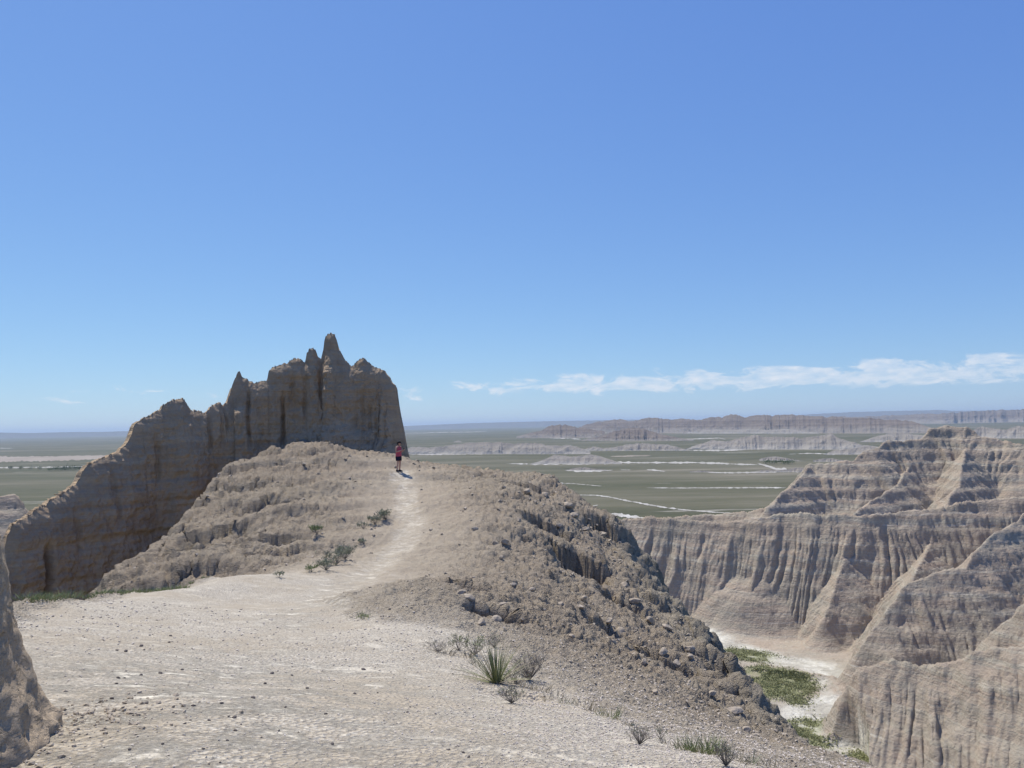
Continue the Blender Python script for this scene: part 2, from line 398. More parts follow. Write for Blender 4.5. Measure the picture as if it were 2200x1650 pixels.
# ------------------------------------------------------------------ near ridge
CP = [  # pixel x, pixel y, range
 (200,1650,3.5),(500,1650,3.6),(800,1650,3.6),(1100,1650,3.65),(1400,1650,3.9),(1600,1650,4.6),
 (160,1550,4.6),(300,1450,7),(600,1450,7.4),(850,1450,7.6),(1070,1462,7.9),(1300,1525,6.9),(1500,1600,5.6),
 (300,1335,12),(600,1335,12.5),(100,1312,14),(60,1306,13.2),(250,1290,17),(400,1268,19.5),(600,1240,23),(500,1300,16),
 (240,1272,27),(350,1190,33),(430,1090,38),(500,1010,42),(560,987,43.5),(650,959,45.5),(690,963,46.5),
 (450,1232,26.5),(550,1150,31),(650,1100,34.5),(650,1020,40),(600,1200,27.8),(720,1213,24.6),(550,1070,37),(750,1050,38),(720,1130,31.5),(500,1160,32),(450,1150,34),(560,1225,26),
 (860,1015,42),(870,1060,38),(870,1095,34),(890,1130,30.5),(850,1190,25.8),(800,1230,22),(750,1270,18.4),(700,1302,15.6),(700,1350,11.8),
 (860,1265,17.6),(930,1278,16.2),(860,1330,12.6),(1000,1347,11.4),(900,1345,11.4),(1000,1285,16.4),
 (1000,1180,26),(1040,1120,30),(1000,1060,36.5),(1100,1042,42),(1180,1035,44.5),(1080,1075,36.5),(1170,1080,38),
 (1240,1080,43),(1280,1110,42),(1310,1122,40),(1350,1180,37),(1400,1240,34),(1450,1300,31),(1500,1360,28),(1560,1430,24),(1620,1510,19),(1670,1567,14),(1740,1610,10.5),(1815,1650,8),
 (1150,1200,28),(1250,1200,31),(1100,1290,18.2),(1250,1330,20),(1350,1400,18),(1200,1400,13.6),(1450,1500,12),(1600,1590,8.8),(1000,1250,19.6),(1300,1280,26),(1400,1380,22),(1120,1150,29.5),
 (740,978,48.2),(790,988,47.5),(840,985,46.5),(880,1000,47.5),(960,1008,47),(1060,1024,46),
 (-150,1370,9),(-300,1500,6),(2000,1700,6.2),(2300,1750,5.0),
]
_edge_pts = {(1350,1180),(1400,1240),(1450,1300),(1500,1360),(1560,1430),(1620,1510),(1670,1567),(1740,1610)}
def _sh(c): return (c[0] - 42, c[1], c[2]) if (c[0], c[1]) in _edge_pts else c       # room for the lumps that stand proud of the edge
CPV = [P(*_sh(c)) for c in CP]
CPV += [np.array(v) for v in [(-6, -2, -1.5), (0, -1, -1.6), (4, -1, -1.7), (0, 2, -1.58), (-3, 1.5, -1.5), (3, 1.5, -1.75), (0, -6, -1.6), (5.5, 1.0, -2.2)]]
# gully between the near crest and the mound
for (px, r, z) in [(120, 19, -6.2), (250, 22.5, -6.3), (350, 24.5, -5.9), (160, 24, -8.5), (470, 24.6, -5.4)]:
    d = D(px, 1200.0); CPV.append(np.array([d[0] * r, d[1] * r, z]))
CPV = np.array(CPV)
def tps_fit(p, z, lam=0.02):
    n = len(p); d = np.hypot(p[:, None, 0] - p[None, :, 0], p[:, None, 1] - p[None, :, 1])
    K = np.where(d > 0, d * d * np.log(d + 1e-12), 0) + lam * np.eye(n)
    Q = np.c_[np.ones(n), p]; A = np.zeros((n + 3, n + 3)); A[:n, :n] = K; A[:n, n:] = Q; A[n:, :n] = Q.T
    return np.linalg.solve(A, np.r_[z, 0, 0, 0])
_tw = tps_fit(CPV[:, :2], CPV[:, 2], 0.6)
def tps(x, y):
    s = _tw[-3] + _tw[-2] * x + _tw[-1] * y
    for w, q in zip(_tw[:-3], CPV):
        d2 = (x - q[0]) ** 2 + (y - q[1]) ** 2
        s = s + w * 0.5 * d2 * np.log(d2 + 1e-12)
    return s
EDGE_PX = [(-300,1500,6),(-150,1370,9),(60,1306,13.2),(100,1312,17.5),(160,1300,24),(240,1272,27),(350,1190,33),(430,1090,38),(500,1010,42),(560,987,43.5),(650,959,45.8),(655,970,50.5),(760,970,52),(870,1000,52),(920,1005,48),(1060,1024,46.4),(1180,1035,44.5),(1240,1080,43),(1280,1110,42),(1310,1122,40),(1350,1180,37),(1400,1240,34),(1450,1300,31),(1500,1360,28),(1560,1430,24),(1620,1510,19),(1670,1567,14),(1740,1610,10.5),(1815,1650,8),(2000,1700,6.2),(2300,1750,5.0)]
EDGE = [tuple(P(*_sh(e))[:2]) for e in EDGE_PX] + [(6, -2), (5, -8), (-9, -8), (-9, 0)]
EDGE.append(EDGE[0])
SCARPS = [(1175,1118,34,1.1,0.95,1.6),(1245,1192,31,1.1,1.8,1.8),(1120,1052,41,1.4,0.45,1.2),(1055,1322,14,0.5,0.30,0.7),(1100,1488,7.3,0.35,0.12,0.4),(1165,1066,41.5,0.8,0.6,1.2),
 (985,1282,16.5,0.6,0.28,0.8),(830,1024,41,1.0,0.14,0.7),(1290,1135,39,0.9,0.9,1.5),(1310,1350,19,0.7,0.45,1.0),(1420,1425,18,0.7,0.6,1.0),(1565,1525,12.6,0.5,0.45,0.9),(1220,1260,24,0.7,0.4,1),(1340,1290,26,0.8,0.7,1.3),
 (430,1228,26.8,1.0,0.5,1.0),(580,1203,28,1.1,0.45,1.0),(470,1150,33,1.4,0.5,1.2),(560,1103,36,1.2,0.4,1.1),(500,1185,31,1.2,0.4,1.0),(640,1050,38.5,0.9,0.3,0.9),(620,1160,30,1.0,0.3,.9),(520,1060,39,1.2,0.4,1.0),(380,1215,30,1.0,.5,1),(690,1000,42,0.8,.25,.8),(600,1010,42,0.8,.25,.8)]
SCV = [(P(a, b, r), math.atan2(*P(a, b, r)[:2]), w, dep, L) for a, b, r, w, dep, L in SCARPS]

NA, NR = 930, 620
azs = np.linspace(AZ(-420), AZ(2500), NA)
rs = np.concatenate([[0.6, 1.2, 1.8], np.geomspace(2.2, 60, NR - 33), np.linspace(61, 105, 30)])
Rg, Ag = np.meshgrid(rs, azs, indexing='ij')
X = Rg * np.sin(Ag); Y = Rg * np.cos(Ag)
ez = [(*e, float(tps(np.array(e[0]), np.array(e[1])))) for e in EDGE]
ez = np.array(ez)
# finer edge so that the height along it follows the surface
dense = []
for a, b in zip(ez[:-1], ez[1:]):
    for t in np.linspace(0, 1, 4, endpoint=False):
        q = a + (b - a) * t; dense.append((q[0], q[1], float(tps(np.array(q[0]), np.array(q[1])))))
dense.append(tuple(dense[0])); dense = np.array(dense)
inside = in_poly(X, Y, EDGE)
dE, zE = np.zeros_like(X), np.zeros_like(X)
for k0 in range(0, X.shape[0], 64):
    dE[k0:k0 + 64], _, zE[k0:k0 + 64] = seg_dist(X[k0:k0 + 64], Y[k0:k0 + 64], dense)
wob = fbm(X * 0.22, Y * 0.22, 3.1, 3)
flute = fbm(X * 0.16 + wob, Y * 0.75 + wob, 8.2, 3, ridged=True)
rt_ = sstep(0.0, 5.0, X)
slope = 1.5 + 0.3 * rt_ + 0.30 * wob
drop = slope * dE * (dE / (dE + 0.25)) - 0.7 * np.clip(dE / 5, 0, 1) * flute
Z = np.where(inside, tps(X, Y), zE - drop)
Z = np.maximum(Z, -63.0)
dIn = np.where(inside, dE, 0.0)
# masks in plan
TR = np.array([P(*q) for q in [(860,1015,42),(870,1060,38),(870,1095,34),(890,1130,30.5),(850,1190,25.8),(800,1230,22),(740,1272,18.2),(690,1305,15.2),(620,1360,11),(500,1450,7.4),(380,1560,4.8),(300,1650,3.5)]])
dT, _, _ = seg_dist(X, Y, TR)
tn_ = fbm(X * 0.9, Y * 0.5, 1.0, 4)
trail = (0.60 * (1 - sstep(0.05, 0.8, dT + 0.6 * tn_)) + 0.28 * (1 - sstep(0.8, 3.6, dT + 1.3 * tn_))) * sstep(10, 22, Rg)
gz_r = np.gradient(Z, axis=0) / np.gradient(Rg, axis=0); gz_a = np.gradient(Z, axis=1) / (np.gradient(Ag, axis=1) * Rg)
slp = np.hypot(gz_r, gz_a)
# smooth flat ground near the camera and along the ridge top; rough mound face and flank
gravel_poly = [tuple(P(*q)[:2]) for q in [(-400,1500,5),(60,1310,13),(250,1292,16.6),(400,1270,19.2),(600,1246,22.4),(740,1262,19),(690,1308,15.4),(780,1335,12.7),(900,1344,11.5),(1000,1352,11),(1080,1385,9.8),(1180,1465,8.3),(1330,1530,6.8),(1480,1590,5.7),(1640,1650,4.6)]] + [(3, 1), (2.5, -8), (-9, -8)]
g_in = in_poly(X, Y, gravel_poly)
dg, _, _ = seg_dist(X, Y, np.array([(*q, 0) for q in gravel_poly + gravel_poly[:1]]))
gsd = np.where(g_in, dg, -dg) + 0.35 * fbm(X * 1.4, Y * 1.4, 5.0, 3) * np.clip(Rg / 8, 0.4, 1.5)
gravel = 0.55 * sstep(-0.15, 0.35, gsd) + 0.45 * sstep(-3.2, 0.3, gsd + 0.8 * fbm(X * 0.5, Y * 0.5, 6.0, 3))
crust_c = P(330, 1500, 5.8)
crust = np.clip(0.42 * gravel + 0.85 * np.exp(-((X - crust_c[0]) ** 2 / 3.0 + (Y - crust_c[1]) ** 2 / 6.0)) + 0.8 * (1 - sstep(0.1, 0.9, dT + 0.4 * tn_)) * sstep(9, 14, Rg), 0, 1)
rightg = sstep(0.4, 2.2, X - 0.10 * Y) * (1 - sstep(11, 15, Rg))       # the right half of the gravel has few flakes
crust = crust * (1 - 0.6 * rightg) * sstep(2.0, 3.0, Rg)
rough = np.clip(1 - 0.92 * gravel - 0.75 * trail, 0.07, 1)
flat_top = np.exp(-((dT) / 3.5) ** 2) * sstep(14, 20, Rg)
rough = np.clip(rough * (1 - 0.55 * flat_top), 0.07, 1)
greyn = np.where(inside, np.clip(1 - dIn / 5.0, 0, 1) * 0.8, 1.0)
grey = np.clip(greyn * sstep(1.0, 7.0, X - 0.05 * Y) * sstep(-3.4, -5.0, Z + 0.8 * wob), 0, 1)
# relief
for c, a_, w_, dep, L_ in SCV:                 # small scarps: broken clay edges that face the near side
    mk = (np.abs(X - c[0]) < 5 * w_ + 2) & (np.abs(Y - c[1]) < 5 * w_ + 2); x_, y_ = X[mk], Y[mk]
    t_ = (x_ - c[0]) * math.sin(a_) + (y_ - c[1]) * math.cos(a_); l_ = (x_ - c[0]) * math.cos(a_) - (y_ - c[1]) * math.sin(a_)
    t_ = t_ + 0.40 * w_ * perlin(l_ / w_ * 1.7, c[0], 0.3) + 0.07 * w_ * perlin(l_ / w_ * 5, c[0], 2.3) + 0.3 * l_ * l_ / w_
    Z[mk] -= dep * np.exp(-(l_ / w_) ** 4) * (1 - sstep(-0.12, 0.08, t_)) * np.exp(np.minimum(t_, 0) / L_)
Z = Z + 0.05 * fbm(X * 0.9, Y * 0.9, 0.3, 4) * (1 - 0.5 * rough)
rill = fbm(X * 0.30 + 0.5 * wob, Y * 0.95 + 0.8 * wob, 2.2, 4, ridged=True)
Z = Z + rough * 0.26 * rill * sstep(9, 18, Rg) * np.where(inside, 1, 1.6)
hump = P(860, 1300, 14.6)
Z = Z + 0.28 * np.exp(-(((X - hump[0] - 0.5) / 1.9) ** 2 + ((Y - hump[1]) / 1.6) ** 2))
flk = sstep(0.5, 4.0, X - 0.10 * Y) * sstep(9, 14, Rg) * np.where(inside, 0.25 + 0.75 * np.exp(-dIn / 6.0), 1.0) * sstep(0.25, 0.8, rough)
rill2 = 2 * np.abs(perlin(X * 0.12 + 0.3 * wob, Y * 0.42 + 0.9 * wob, 5.0)) - 0.5 + 0.6 * (2 * np.abs(perlin(X * 0.3, Y * 1.0 + wob, 7.0)) - 0.5)
Z = Z + flk * 0.75 * rill2
st2 = Z / 1.7 + 0.9 * wob; sw2 = st2 - np.floor(st2)
Z = Z + flk * 0.75 * (sstep(0.05, 0.42, sw2) - sw2)
mnd = sstep(-1.0, -5.0, X) * sstep(22, 27, Rg)
pm_ = 0.6 * X - 0.8 * Y; qm_ = 0.8 * X + 0.6 * Y
Z = Z + mnd * rough * 0.42 * (2 * np.abs(perlin(pm_ * 0.33 + 0.4 * wob, qm_ * 0.07, 3.0)) + 0.6 * np.abs(perlin(pm_ * 0.9 + 0.5 * wob, qm_ * 0.2, 8.0)) - 0.7)
# stepped ledges where the flank is rough
st = Z * 1.35 + 0.5 * wob
saw = st - np.floor(st)
Z = Z + rough * 0.16 * (sstep(0.0, 0.35, saw) - saw) * sstep(14, 22, Rg)
V = np.stack([X, Y, Z], -1)
N = grid_normals(V); N *= np.sign(N[..., 2:3] + 1e-9)
lump = fbm(X * 1.6, Y * 1.6, Z * 2.2, 5, 0.58, ridged=True)
lump2 = fbm(X * 5.5, Y * 5.5, Z * 7.5, 3, 0.6)
amp = rough * np.clip(Rg / 14, 0.25, 1.0) * (1 - 0.5 * sstep(0.5, 3.0, X - 0.08 * Y) * np.where(inside, sstep(3.0, 6.5, dIn), 0))
V = V + N * (amp * (0.24 * lump + (0.10 + 0.07 * sstep(18, 30, Rg)) * lump2))[..., None]
NEAR_V, NEAR_N = V, grid_normals(V)
me = mesh_np('ridge', V, grid_faces(len(rs), NA), M['ridge'], True, dict(gravel=gravel, trail=np.clip(trail, 0, 1), crust=crust, rough=rough, grey=grey))
o = obj('ridge', me); tag(o, 'pale clay ridge with gravel shelf, footpath and crumbling flanks', kind='structure')
from bisect import bisect
def near_at(px, r):
    """point of the ridge surface at the azimuth of a pixel column and a range"""
    a = float(AZ(float(px)))
    j = int(np.clip(round((a - azs[0]) / (azs[1] - azs[0])), 0, NA - 1)); i = int(np.clip(bisect(rs, r), 0, len(rs) - 1))
    return NEAR_V[i, j].copy(), NEAR_N[i, j].copy()
def crest_at(px, lo, hi):
    """highest-looking ridge point of a pixel column between two ranges"""
    a = float(AZ(float(px), 1290.0)); j = int(np.clip(round((a - azs[0]) / (azs[1] - azs[0])), 0, NA - 1))
    t = NEAR_V[:, j, 2] / np.hypot(NEAR_V[:, j, 0], NEAR_V[:, j, 1]); m = np.where((rs > lo) & (rs < hi))[0]
    return NEAR_V[m[np.argmax(t[m])], j].copy()
def near_px(px, py):
    """first ridge surface point that a photo pixel sees"""
    d = D(float(px), float(py)); a = math.atan2(d[0], d[1])
    j = int(np.clip(round((a - azs[0]) / (azs[1] - azs[0])), 0, NA - 1))
    t = NEAR_V[:, j, 2] / np.hypot(NEAR_V[:, j, 0], NEAR_V[:, j, 1])
    k = np.argmax(t[4:] >= d[2]) + 4
    return NEAR_V[k, j].copy()

# ------------------------------------------------------------------ rock fin
FO = [(-40,1400),(-20,1290),(12,1180),(18,1150),(30,1125),(60,1110),(75,1095),(100,1085),(106,1075),(150,1050),(165,1040),(178,1012),(188,998),(215,985),(258,968),(270,955),(281,935),(287,914),(291,910),(310,897),(330,886),(344,880),(350,868),(375,858),(395,858),(403,870),(410,881),(440,886),(455,874),(464,867),(474,865),(480,872),(486,866),(493,848),(500,822),(508,806),(511,799),(516,799),(520,808),(530,814),(545,822),(560,820),(574,815),(579,796),(595,786),(612,780),(622,777),(634,770),(646,771),(656,778),(660,760),(665,749),(672,747),(679,750),(684,766),(691,771),(696,752),(699,728),(705,717),(712,714),(720,718),(727,735),(731,754),(744,774),(757,787),(763,782),(772,776),(776,771),(786,770),(794,779),(803,786),(812,789),(829,798),(838,812),(843,825),(850,826),(853,834),(854,850),(860,890),(868,930),(873,965),(882,1000),(890,1060),(900,1120)]
FR = [(-60, 45), (50, 46), (300, 49.5), (500, 51.3), (700, 51.6), (820, 51.0), (900, 50.2)]
fo = np.array(FO, float)
NU, NV = 760, 220
pxs = np.linspace(-30, 893, NU)
rr = np.interp(pxs, *np.array(FR).T)
topy = np.interp(pxs, fo[:, 0], fo[:, 1])
def px_z(px, py, r): return D(px, py)[..., 2] * r
ztop = px_z(pxs, topy, rr)
jag = fbm(pxs * 0.22, 0.5, 0.5, 4, 0.65) * 0.24 + fbm(pxs * 0.05, 1.5, 0.5, 2) * 0.08
ztop = ztop + jag * (1 - sstep(850, 870, pxs))
dirx = D(pxs, np.full(NU, 1000.0)); bx = dirx[:, 0] * rr; by = dirx[:, 1] * rr
u_len = np.concatenate([[0], np.cumsum(np.hypot(np.diff(bx), np.diff(by)))])
zb = np.interp(pxs, [-30, 100, 250, 400, 520, 620, 700, 800, 893], [-16, -16, -15.5, -14, -11, -6.5, -5.0, -4.6, -5.5])
vv = np.linspace(0, 1, NV)[:, None]
Zf = zb[None, :] + (ztop - zb)[None, :] * (1 - (1 - vv) ** 1.15)
Uf = np.broadcast_to(u_len[None, :], Zf.shape); PXf = np.broadcast_to(pxs[None, :], Zf.shape)
outl = np.stack([u_len, ztop, ztop], -1)[::3]
dO, _, _ = seg_dist(Uf, Zf, np.c_[outl[:, 0], outl[:, 1], outl[:, 1]])
hgt = (ztop[None, :] - Zf)
base_t = 0.55 * (1 - np.exp(-dO / 0.45)) + 0.10 * np.clip(hgt, 0, 20) * np.clip(dO, 0, 1)
base_t = np.minimum(base_t, 1.6 * dO + 0.01)
# large forms of the front: buttresses and recesses
def g(px0, w): return np.exp(-((PXf - px0) / w) ** 2)
form = 1.0 * g(515, 30) + 1.1 * g(715, 42) - 0.9 * g(630, 30) + 0.7 * g(845, 22) - 0.5 * g(795, 18) - 0.6 * g(565, 16) + 0.9 * g(400, 55) - 0.8 * g(450, 22) + 0.7 * g(230, 60) - 0.5 * g(330, 30)
form = 0.6 * form * sstep(0.3, 3.5, hgt)
yv = np.broadcast_to(0, Zf.shape)
def crev(px0, w, d, ztop_px, zbot_px):
    zt = px_z(np.array(float(px0)), np.array(float(ztop_px)), np.interp(px0, *np.array(FR).T)); zbm = px_z(np.array(float(px0)), np.array(float(zbot_px)), np.interp(px0, *np.array(FR).T))
    k = sstep(zbm - 0.6, zbm + 0.6, Zf) * (1 - sstep(zt - 0.6, zt + 0.6, Zf))
    sway = 5 * perlin(Zf * 0.7, px0 * 0.11, 0.0)
    return d * k * np.exp(-((PXf - px0 + sway) / w) ** 2)
form = form - 0.6 * sum(crev(*c) for c in [(606, 4, 0.9, 850, 960), (532, 4, 0.8, 830, 950), (444, 4, 0.7, 885, 960), (470, 4, 0.5, 880, 960), (86, 7, 1.3, 1175, 1500), (150, 6, 0.5, 1100, 1200), (230, 7, 0.5, 1010, 1120), (330, 6, 0.5, 930, 1040), (770, 4, .2, 830, 940), (785, 4, .3, 850, 960), (800, 3.5, .25, 860, 960), (812, 3, .3, 840, 960), (835, 3, .4, 850, 985), (823, 3, .25, 840, 960), (690, 5, .6, 760, 870), (655, 4, .4, 780, 900), (628, 5, .5, 800, 860), (480, 3, .6, 860, 930)])
fl = fbm(Uf * 0.85 + 0.3 * perlin(Zf * 0.5, Uf * 0.2, 3.0), Zf * 0.10, 4.4, 4, 0.55, ridged=True)
flc = 0.5 * (np.sqrt(np.abs(perlin(Uf * 0.42 + 0.35 * perlin(Zf * 0.5, Uf * 0.3, 1.0), Zf * 0.05, 7.7))) - 0.55) + 0.3 * (np.sqrt(np.abs(perlin(Uf * 1.3 + 0.3 * perlin(Zf * 0.9, Uf * 0.5, 2.0), Zf * 0.09, 5.7))) - 0.55)
leftsoft = 1 - 0.55 * (1 - sstep(330, 430, PXf))
ledge = fbm(Uf * 0.05, Zf * 1.3, 9.0, 4, 0.6)
lumps = fbm(Uf * 0.9, Zf * 0.9, 2.0, 5, 0.6)
rag = fbm(Uf * 3.0, Zf * 2.4, 6.0, 4, 0.6)
tal_px = np.interp(pxs, [-30, 300, 480, 560, 620, 700, 760, 820, 870, 893], [1500, 1250, 1010, 960, 930, 915, 905, 925, 975, 1010])
ztal = px_z(pxs, tal_px, rr)
tal = np.clip(ztal[None, :] - Zf + 0.35 * lumps, 0, None)
damp = np.clip(base_t / 0.9, 0, 1)
tf = base_t + damp * (form + 0.36 * flc + 0.10 * fl * leftsoft + 0.34 * ledge + 0.26 * lumps + 0.27 * rag) + 0.72 * tal
tf = np.maximum(tf, -0.25 * damp + 0.01)
tb = base_t * 2.2 + damp * 0.35 * fbm(Uf * 0.7, Zf * 0.3, 12.0, 4) + 0.3
tb = np.where(dO < 0.05, 0.0, tb)
tang = np.stack([np.gradient(bx), np.gradient(by)], -1); tang /= np.linalg.norm(tang, axis=1)[:, None]
nx, ny = tang[:, 1], -tang[:, 0]           # points to the camera side
# lean of the outline: ragged edges sideways
side = damp * 0.0
Vf = np.stack([bx[None] + nx[None] * tf, by[None] + ny[None] * tf, Zf], -1)
sb = slice(0, NV, 2); cb = slice(0, NU, 2)
Vb = np.stack([bx[None] - nx[None] * tb, by[None] - ny[None] * tb, Zf], -1)
nf = NU * NV
allv = np.concatenate([Vf.reshape(-1, 3), Vb.reshape(-1, 3)])
ff = grid_faces(NV, NU); fb = grid_faces(NV, NU)[:, ::-1] + nf
ti = (NV - 1) * NU + np.arange(NU - 1)
fc = np.stack([ti, ti + 1, ti + 1 + nf, ti + nf], -1)
ri = np.arange(NV - 1) * NU + NU - 1
fr = np.stack([ri, ri + nf, ri + NU + nf, ri + NU], -1)
li = np.arange(NV - 1) * NU
fle = np.stack([li, li + NU, li + NU + nf, li + nf], -1)
bi = np.arange(NU - 1)
fbt = np.stack([bi, bi + nf, bi + 1 + nf, bi + 1], -1)
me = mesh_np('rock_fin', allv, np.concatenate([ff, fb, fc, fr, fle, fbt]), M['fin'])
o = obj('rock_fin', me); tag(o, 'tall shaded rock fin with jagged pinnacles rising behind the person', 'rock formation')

# ------------------------------------------------------------------ near pillar at the left edge
def pillar():
    nu, nv = 210, 210
    th = np.linspace(0, 2 * np.pi, nu, endpoint=False); h = np.linspace(0, 1, nv)
    base = P(150, 1560, 4.55)
    Rb = 1.75
    zlo, zhi = -2.4, 0.5
    zz = zlo + (zhi - zlo) * h[:, None]
    # right-hand outline from the photograph: pixel column against pixel row, at a range of 4.3 m
    yy = np.array([880, 960, 1040, 1090, 1200, 1300, 1400, 1440, 1500, 1550, 1600, 1700, 1800.]); xx = np.array([-170, -105, -48, -22, -2, 18, 38, 46, 58, 72, 92, 160, 240.])
    pts = P(xx, yy, np.full(len(xx), 4.45))
    at_ = np.interp(zz[:, 0], pts[::-1, 2], np.arctan2(pts[:, 0], pts[:, 1])[::-1])
    rad = np.interp(zz[:, 0], [-2.4, -1.4, -0.5, 0.0, 0.35, 0.5], [1.9, 1.35, 1.1, 0.8, 0.45, 0.1])
    dc = np.sqrt(4.45 ** 2 + rad ** 2); ca_ = at_ - np.arcsin(rad / dc) - 0.10 * sstep(0.0, 0.5, zz[:, 0])
    cx = (dc * np.sin(ca_))[:, None]; cy = (dc * np.cos(ca_))[:, None]; rad = rad[:, None]
    ct, sn = np.cos(th)[None], np.sin(th)[None]
    n1 = fbm(ct * 2.2, sn * 2.2, zz * 0.7, 5, 0.55); n2 = fbm(ct * 9, sn * 9, zz * 4, 4, 0.6, ridged=True)
    n3 = fbm(ct * 3.0, sn * 3.0, zz * 3.0, 3, 0.6, ridged=True)
    low = 1 - sstep(-1.6, -0.9, zz)
    n4 = fbm(ct * 22, sn * 22, zz * 12, 4, 0.6)
    rr_ = rad * (1 + 0.05 * n1) + 0.022 * n2 + 0.016 * n4 + low * 0.13 * n3
    Vp = np.stack([cx + rr_ * ct, cy + rr_ * sn, zz + 0 * ct], -1)
    i = np.arange(nv - 1)[:, None] * nu; j = np.arange(nu)[None]; k = (j + 1) % nu
    Fp = np.stack([i + j, i + k, i + nu + k, i + nu + j], -1).reshape(-1, 4)
    v = Vp.reshape(-1, 3); n = len(v)
    v = np.concatenate([v, Vp[-1].mean(0)[None]])
    cap = np.stack([(nv - 1) * nu + np.arange(nu), (nv - 1) * nu + (np.arange(nu) + 1) % nu, np.full(nu, n), np.full(nu, n)], -1)
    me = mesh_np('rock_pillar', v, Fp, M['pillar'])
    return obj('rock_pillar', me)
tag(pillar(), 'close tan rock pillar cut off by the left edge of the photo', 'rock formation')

# ------------------------------------------------------------------ canyon on the right
FLOOR = -40.0
def crest(*pts): return np.array([P(*p) for p in pts])
RIDGES = [  # crest, slope near the top, slope further down, break distance, flute amplitude, flute frequency
 (crest((1230,1128,190),(1310,1117,178),(1400,1111,172),(1480,1117,168),(1550,1124,165),(1620,1111,163),(1700,1103,161),(1850,1108,159),(2000,1090,162),(2200,1065,166),(2450,1040,172)), 1.9, 1.15, 11, 1.15, 0.19),
 (crest((1410,1112,205),(1530,1105,200),(1640,1094,192),(1690,1050,190),(1738,998,190),(1790,990,190),(1830,986,190),(1880,960,194),(1905,948,197),(1975,945,200),(2000,922,202),(2030,914,203),(2075,917,203),(2110,938,202),(2160,946,202),(2200,955,200),(2400,960,200)), 1.35, 0.78, 7, 1.5, 0.15),
 (crest((1740,1003,188),(1690,1052,178),(1650,1096,168)), 1.25, 1.0, 5, 0.7, 0.3),
 (crest((1960,990,196),(1930,1040,186),(1870,1078,176),(1835,1105,165),(1815,1200,154),(1770,1330,145)), 1.2, 1.05, 6, 1.3, 0.25),
 (crest((2075,960,198),(2060,1040,184),(2020,1105,168),(1990,1190,155),(1960,1240,146)), 1.25, 1.05, 6, 1.2, 0.25),
 (crest((2450,1060,160),(2200,1106,150),(2130,1150,141),(2090,1188,136),(2075,1215,134),(1950,1252,130),(1905,1312,127),(1840,1402,124)), 1.25, 0.95, 9, 0.8, 0.26),
 (crest((2450,1200,120),(2200,1296,113),(2150,1345,113),(2095,1402,114)), 1.2, 0.9, 8, 0.5, 0.3),
 (crest((2450,1330,100),(2200,1379,101),(2080,1409,102),(2000,1432,103),(1905,1416,105),(1850,1426,106),(1818,1480,106),(1790,1550,104)), 1.25, 0.85, 5, 0.55, 0.34),
 (crest((1640,1537,112.0),(1720,1531,112.3),(1810,1519,113.5)), 0.8, 0.8, 3, 0.1, 0.3),
 (crest((1560,1424,129),(1640,1430,128),(1720,1432,128),(1785,1443,126),(1818,1478,119)), 0.6, 0.6, 3, 0.1, 0.3),
]
CA, CR = 600, 620
caz = np.linspace(AZ(1130), AZ(2420), CA)
crs = np.concatenate([np.linspace(52, 86, 25), np.linspace(86.3, 212, CR - 65), np.linspace(213, 330, 40)])
Rc, Ac = np.meshgrid(crs, caz, indexing='ij')
Xc = Rc * np.sin(Ac); Yc = Rc * np.cos(Ac)
w1 = fbm(Xc * 0.045, Yc * 0.045, 1.0, 3); w2 = fbm(Xc * 0.16, Yc * 0.16, 2.0, 3); w3 = fbm(Xc * 0.5, Yc * 0.5, 3.0, 3)
Zc = FLOOR + 0.7 * w1 + 0.45 * w2
Zc = np.where(Rc > 215, FLOOR - (Rc - 215) * 0.4, Zc)
floor_base = Zc.copy()
for k, (cr, s1, s2, bd, fa, ff_) in enumerate(RIDGES):
    d, s, zc = seg_dist(Xc + 1.1 * w2, Yc + 1.1 * w2, cr)
    zc = zc + 0.5 * perlin(s * 0.25, k * 3.3, 0) + 0.3 * perlin(s * 0.9, k * 3.3, 5)
    sw = s + 3.2 * perlin(Xc * 0.055, Yc * 0.055, k + 0.5) + 1.3 * perlin(Xc * 0.16, Yc * 0.16, k + 4.5) + 0.07 * d * perlin(s * 0.1, k, 7)
    var = np.clip(0.62 + 1.3 * perlin(s * 0.09, d * 0.03 + k * 5.1, 2.0), 0.1, 1.5)
    f1 = 2 * np.abs(perlin(sw * ff_, d * 0.02, k * 2.7)) - 0.55
    f2 = 2 * np.abs(perlin(sw * ff_ * 2.3 + 0.15 * w3, d * 0.04, k * 1.7 + 9)) - 0.5
    f3 = np.sqrt(np.abs(perlin(sw * ff_ * 5.3 + 0.25 * w3, d * 0.08, k * 1.1 + 19))) - 0.5
    rib = 1 - 2 * np.abs(perlin(s * ff_ * 0.42, d * 0.01, k * 4.2))
    fl_ = fa * (1.0 * rib + var * (f1 * 1.3 + 0.75 * f2) + 0.42 * f3) * sstep(0.2, 5, d) + 0.45 * (np.sqrt(np.abs(perlin(sw * 1.15 + 0.3 * w3, d * 0.12, k + 31.0))) - 0.5) * sstep(0.2, 3, d)
    de = np.maximum(d - fl_, 0)
    drop = np.where(de < bd, s1 * de, s1 * bd + s2 * (de - bd))
    zk = zc - drop
    Zc = np.maximum(Zc, zk)
above = np.clip(Zc - floor_base, 0, None)
# fans at the foot of the walls
Zc = np.where(Rc < 215, floor_base + np.where(above < 4, above ** 1.6 / 4 ** 0.6, above), Zc)
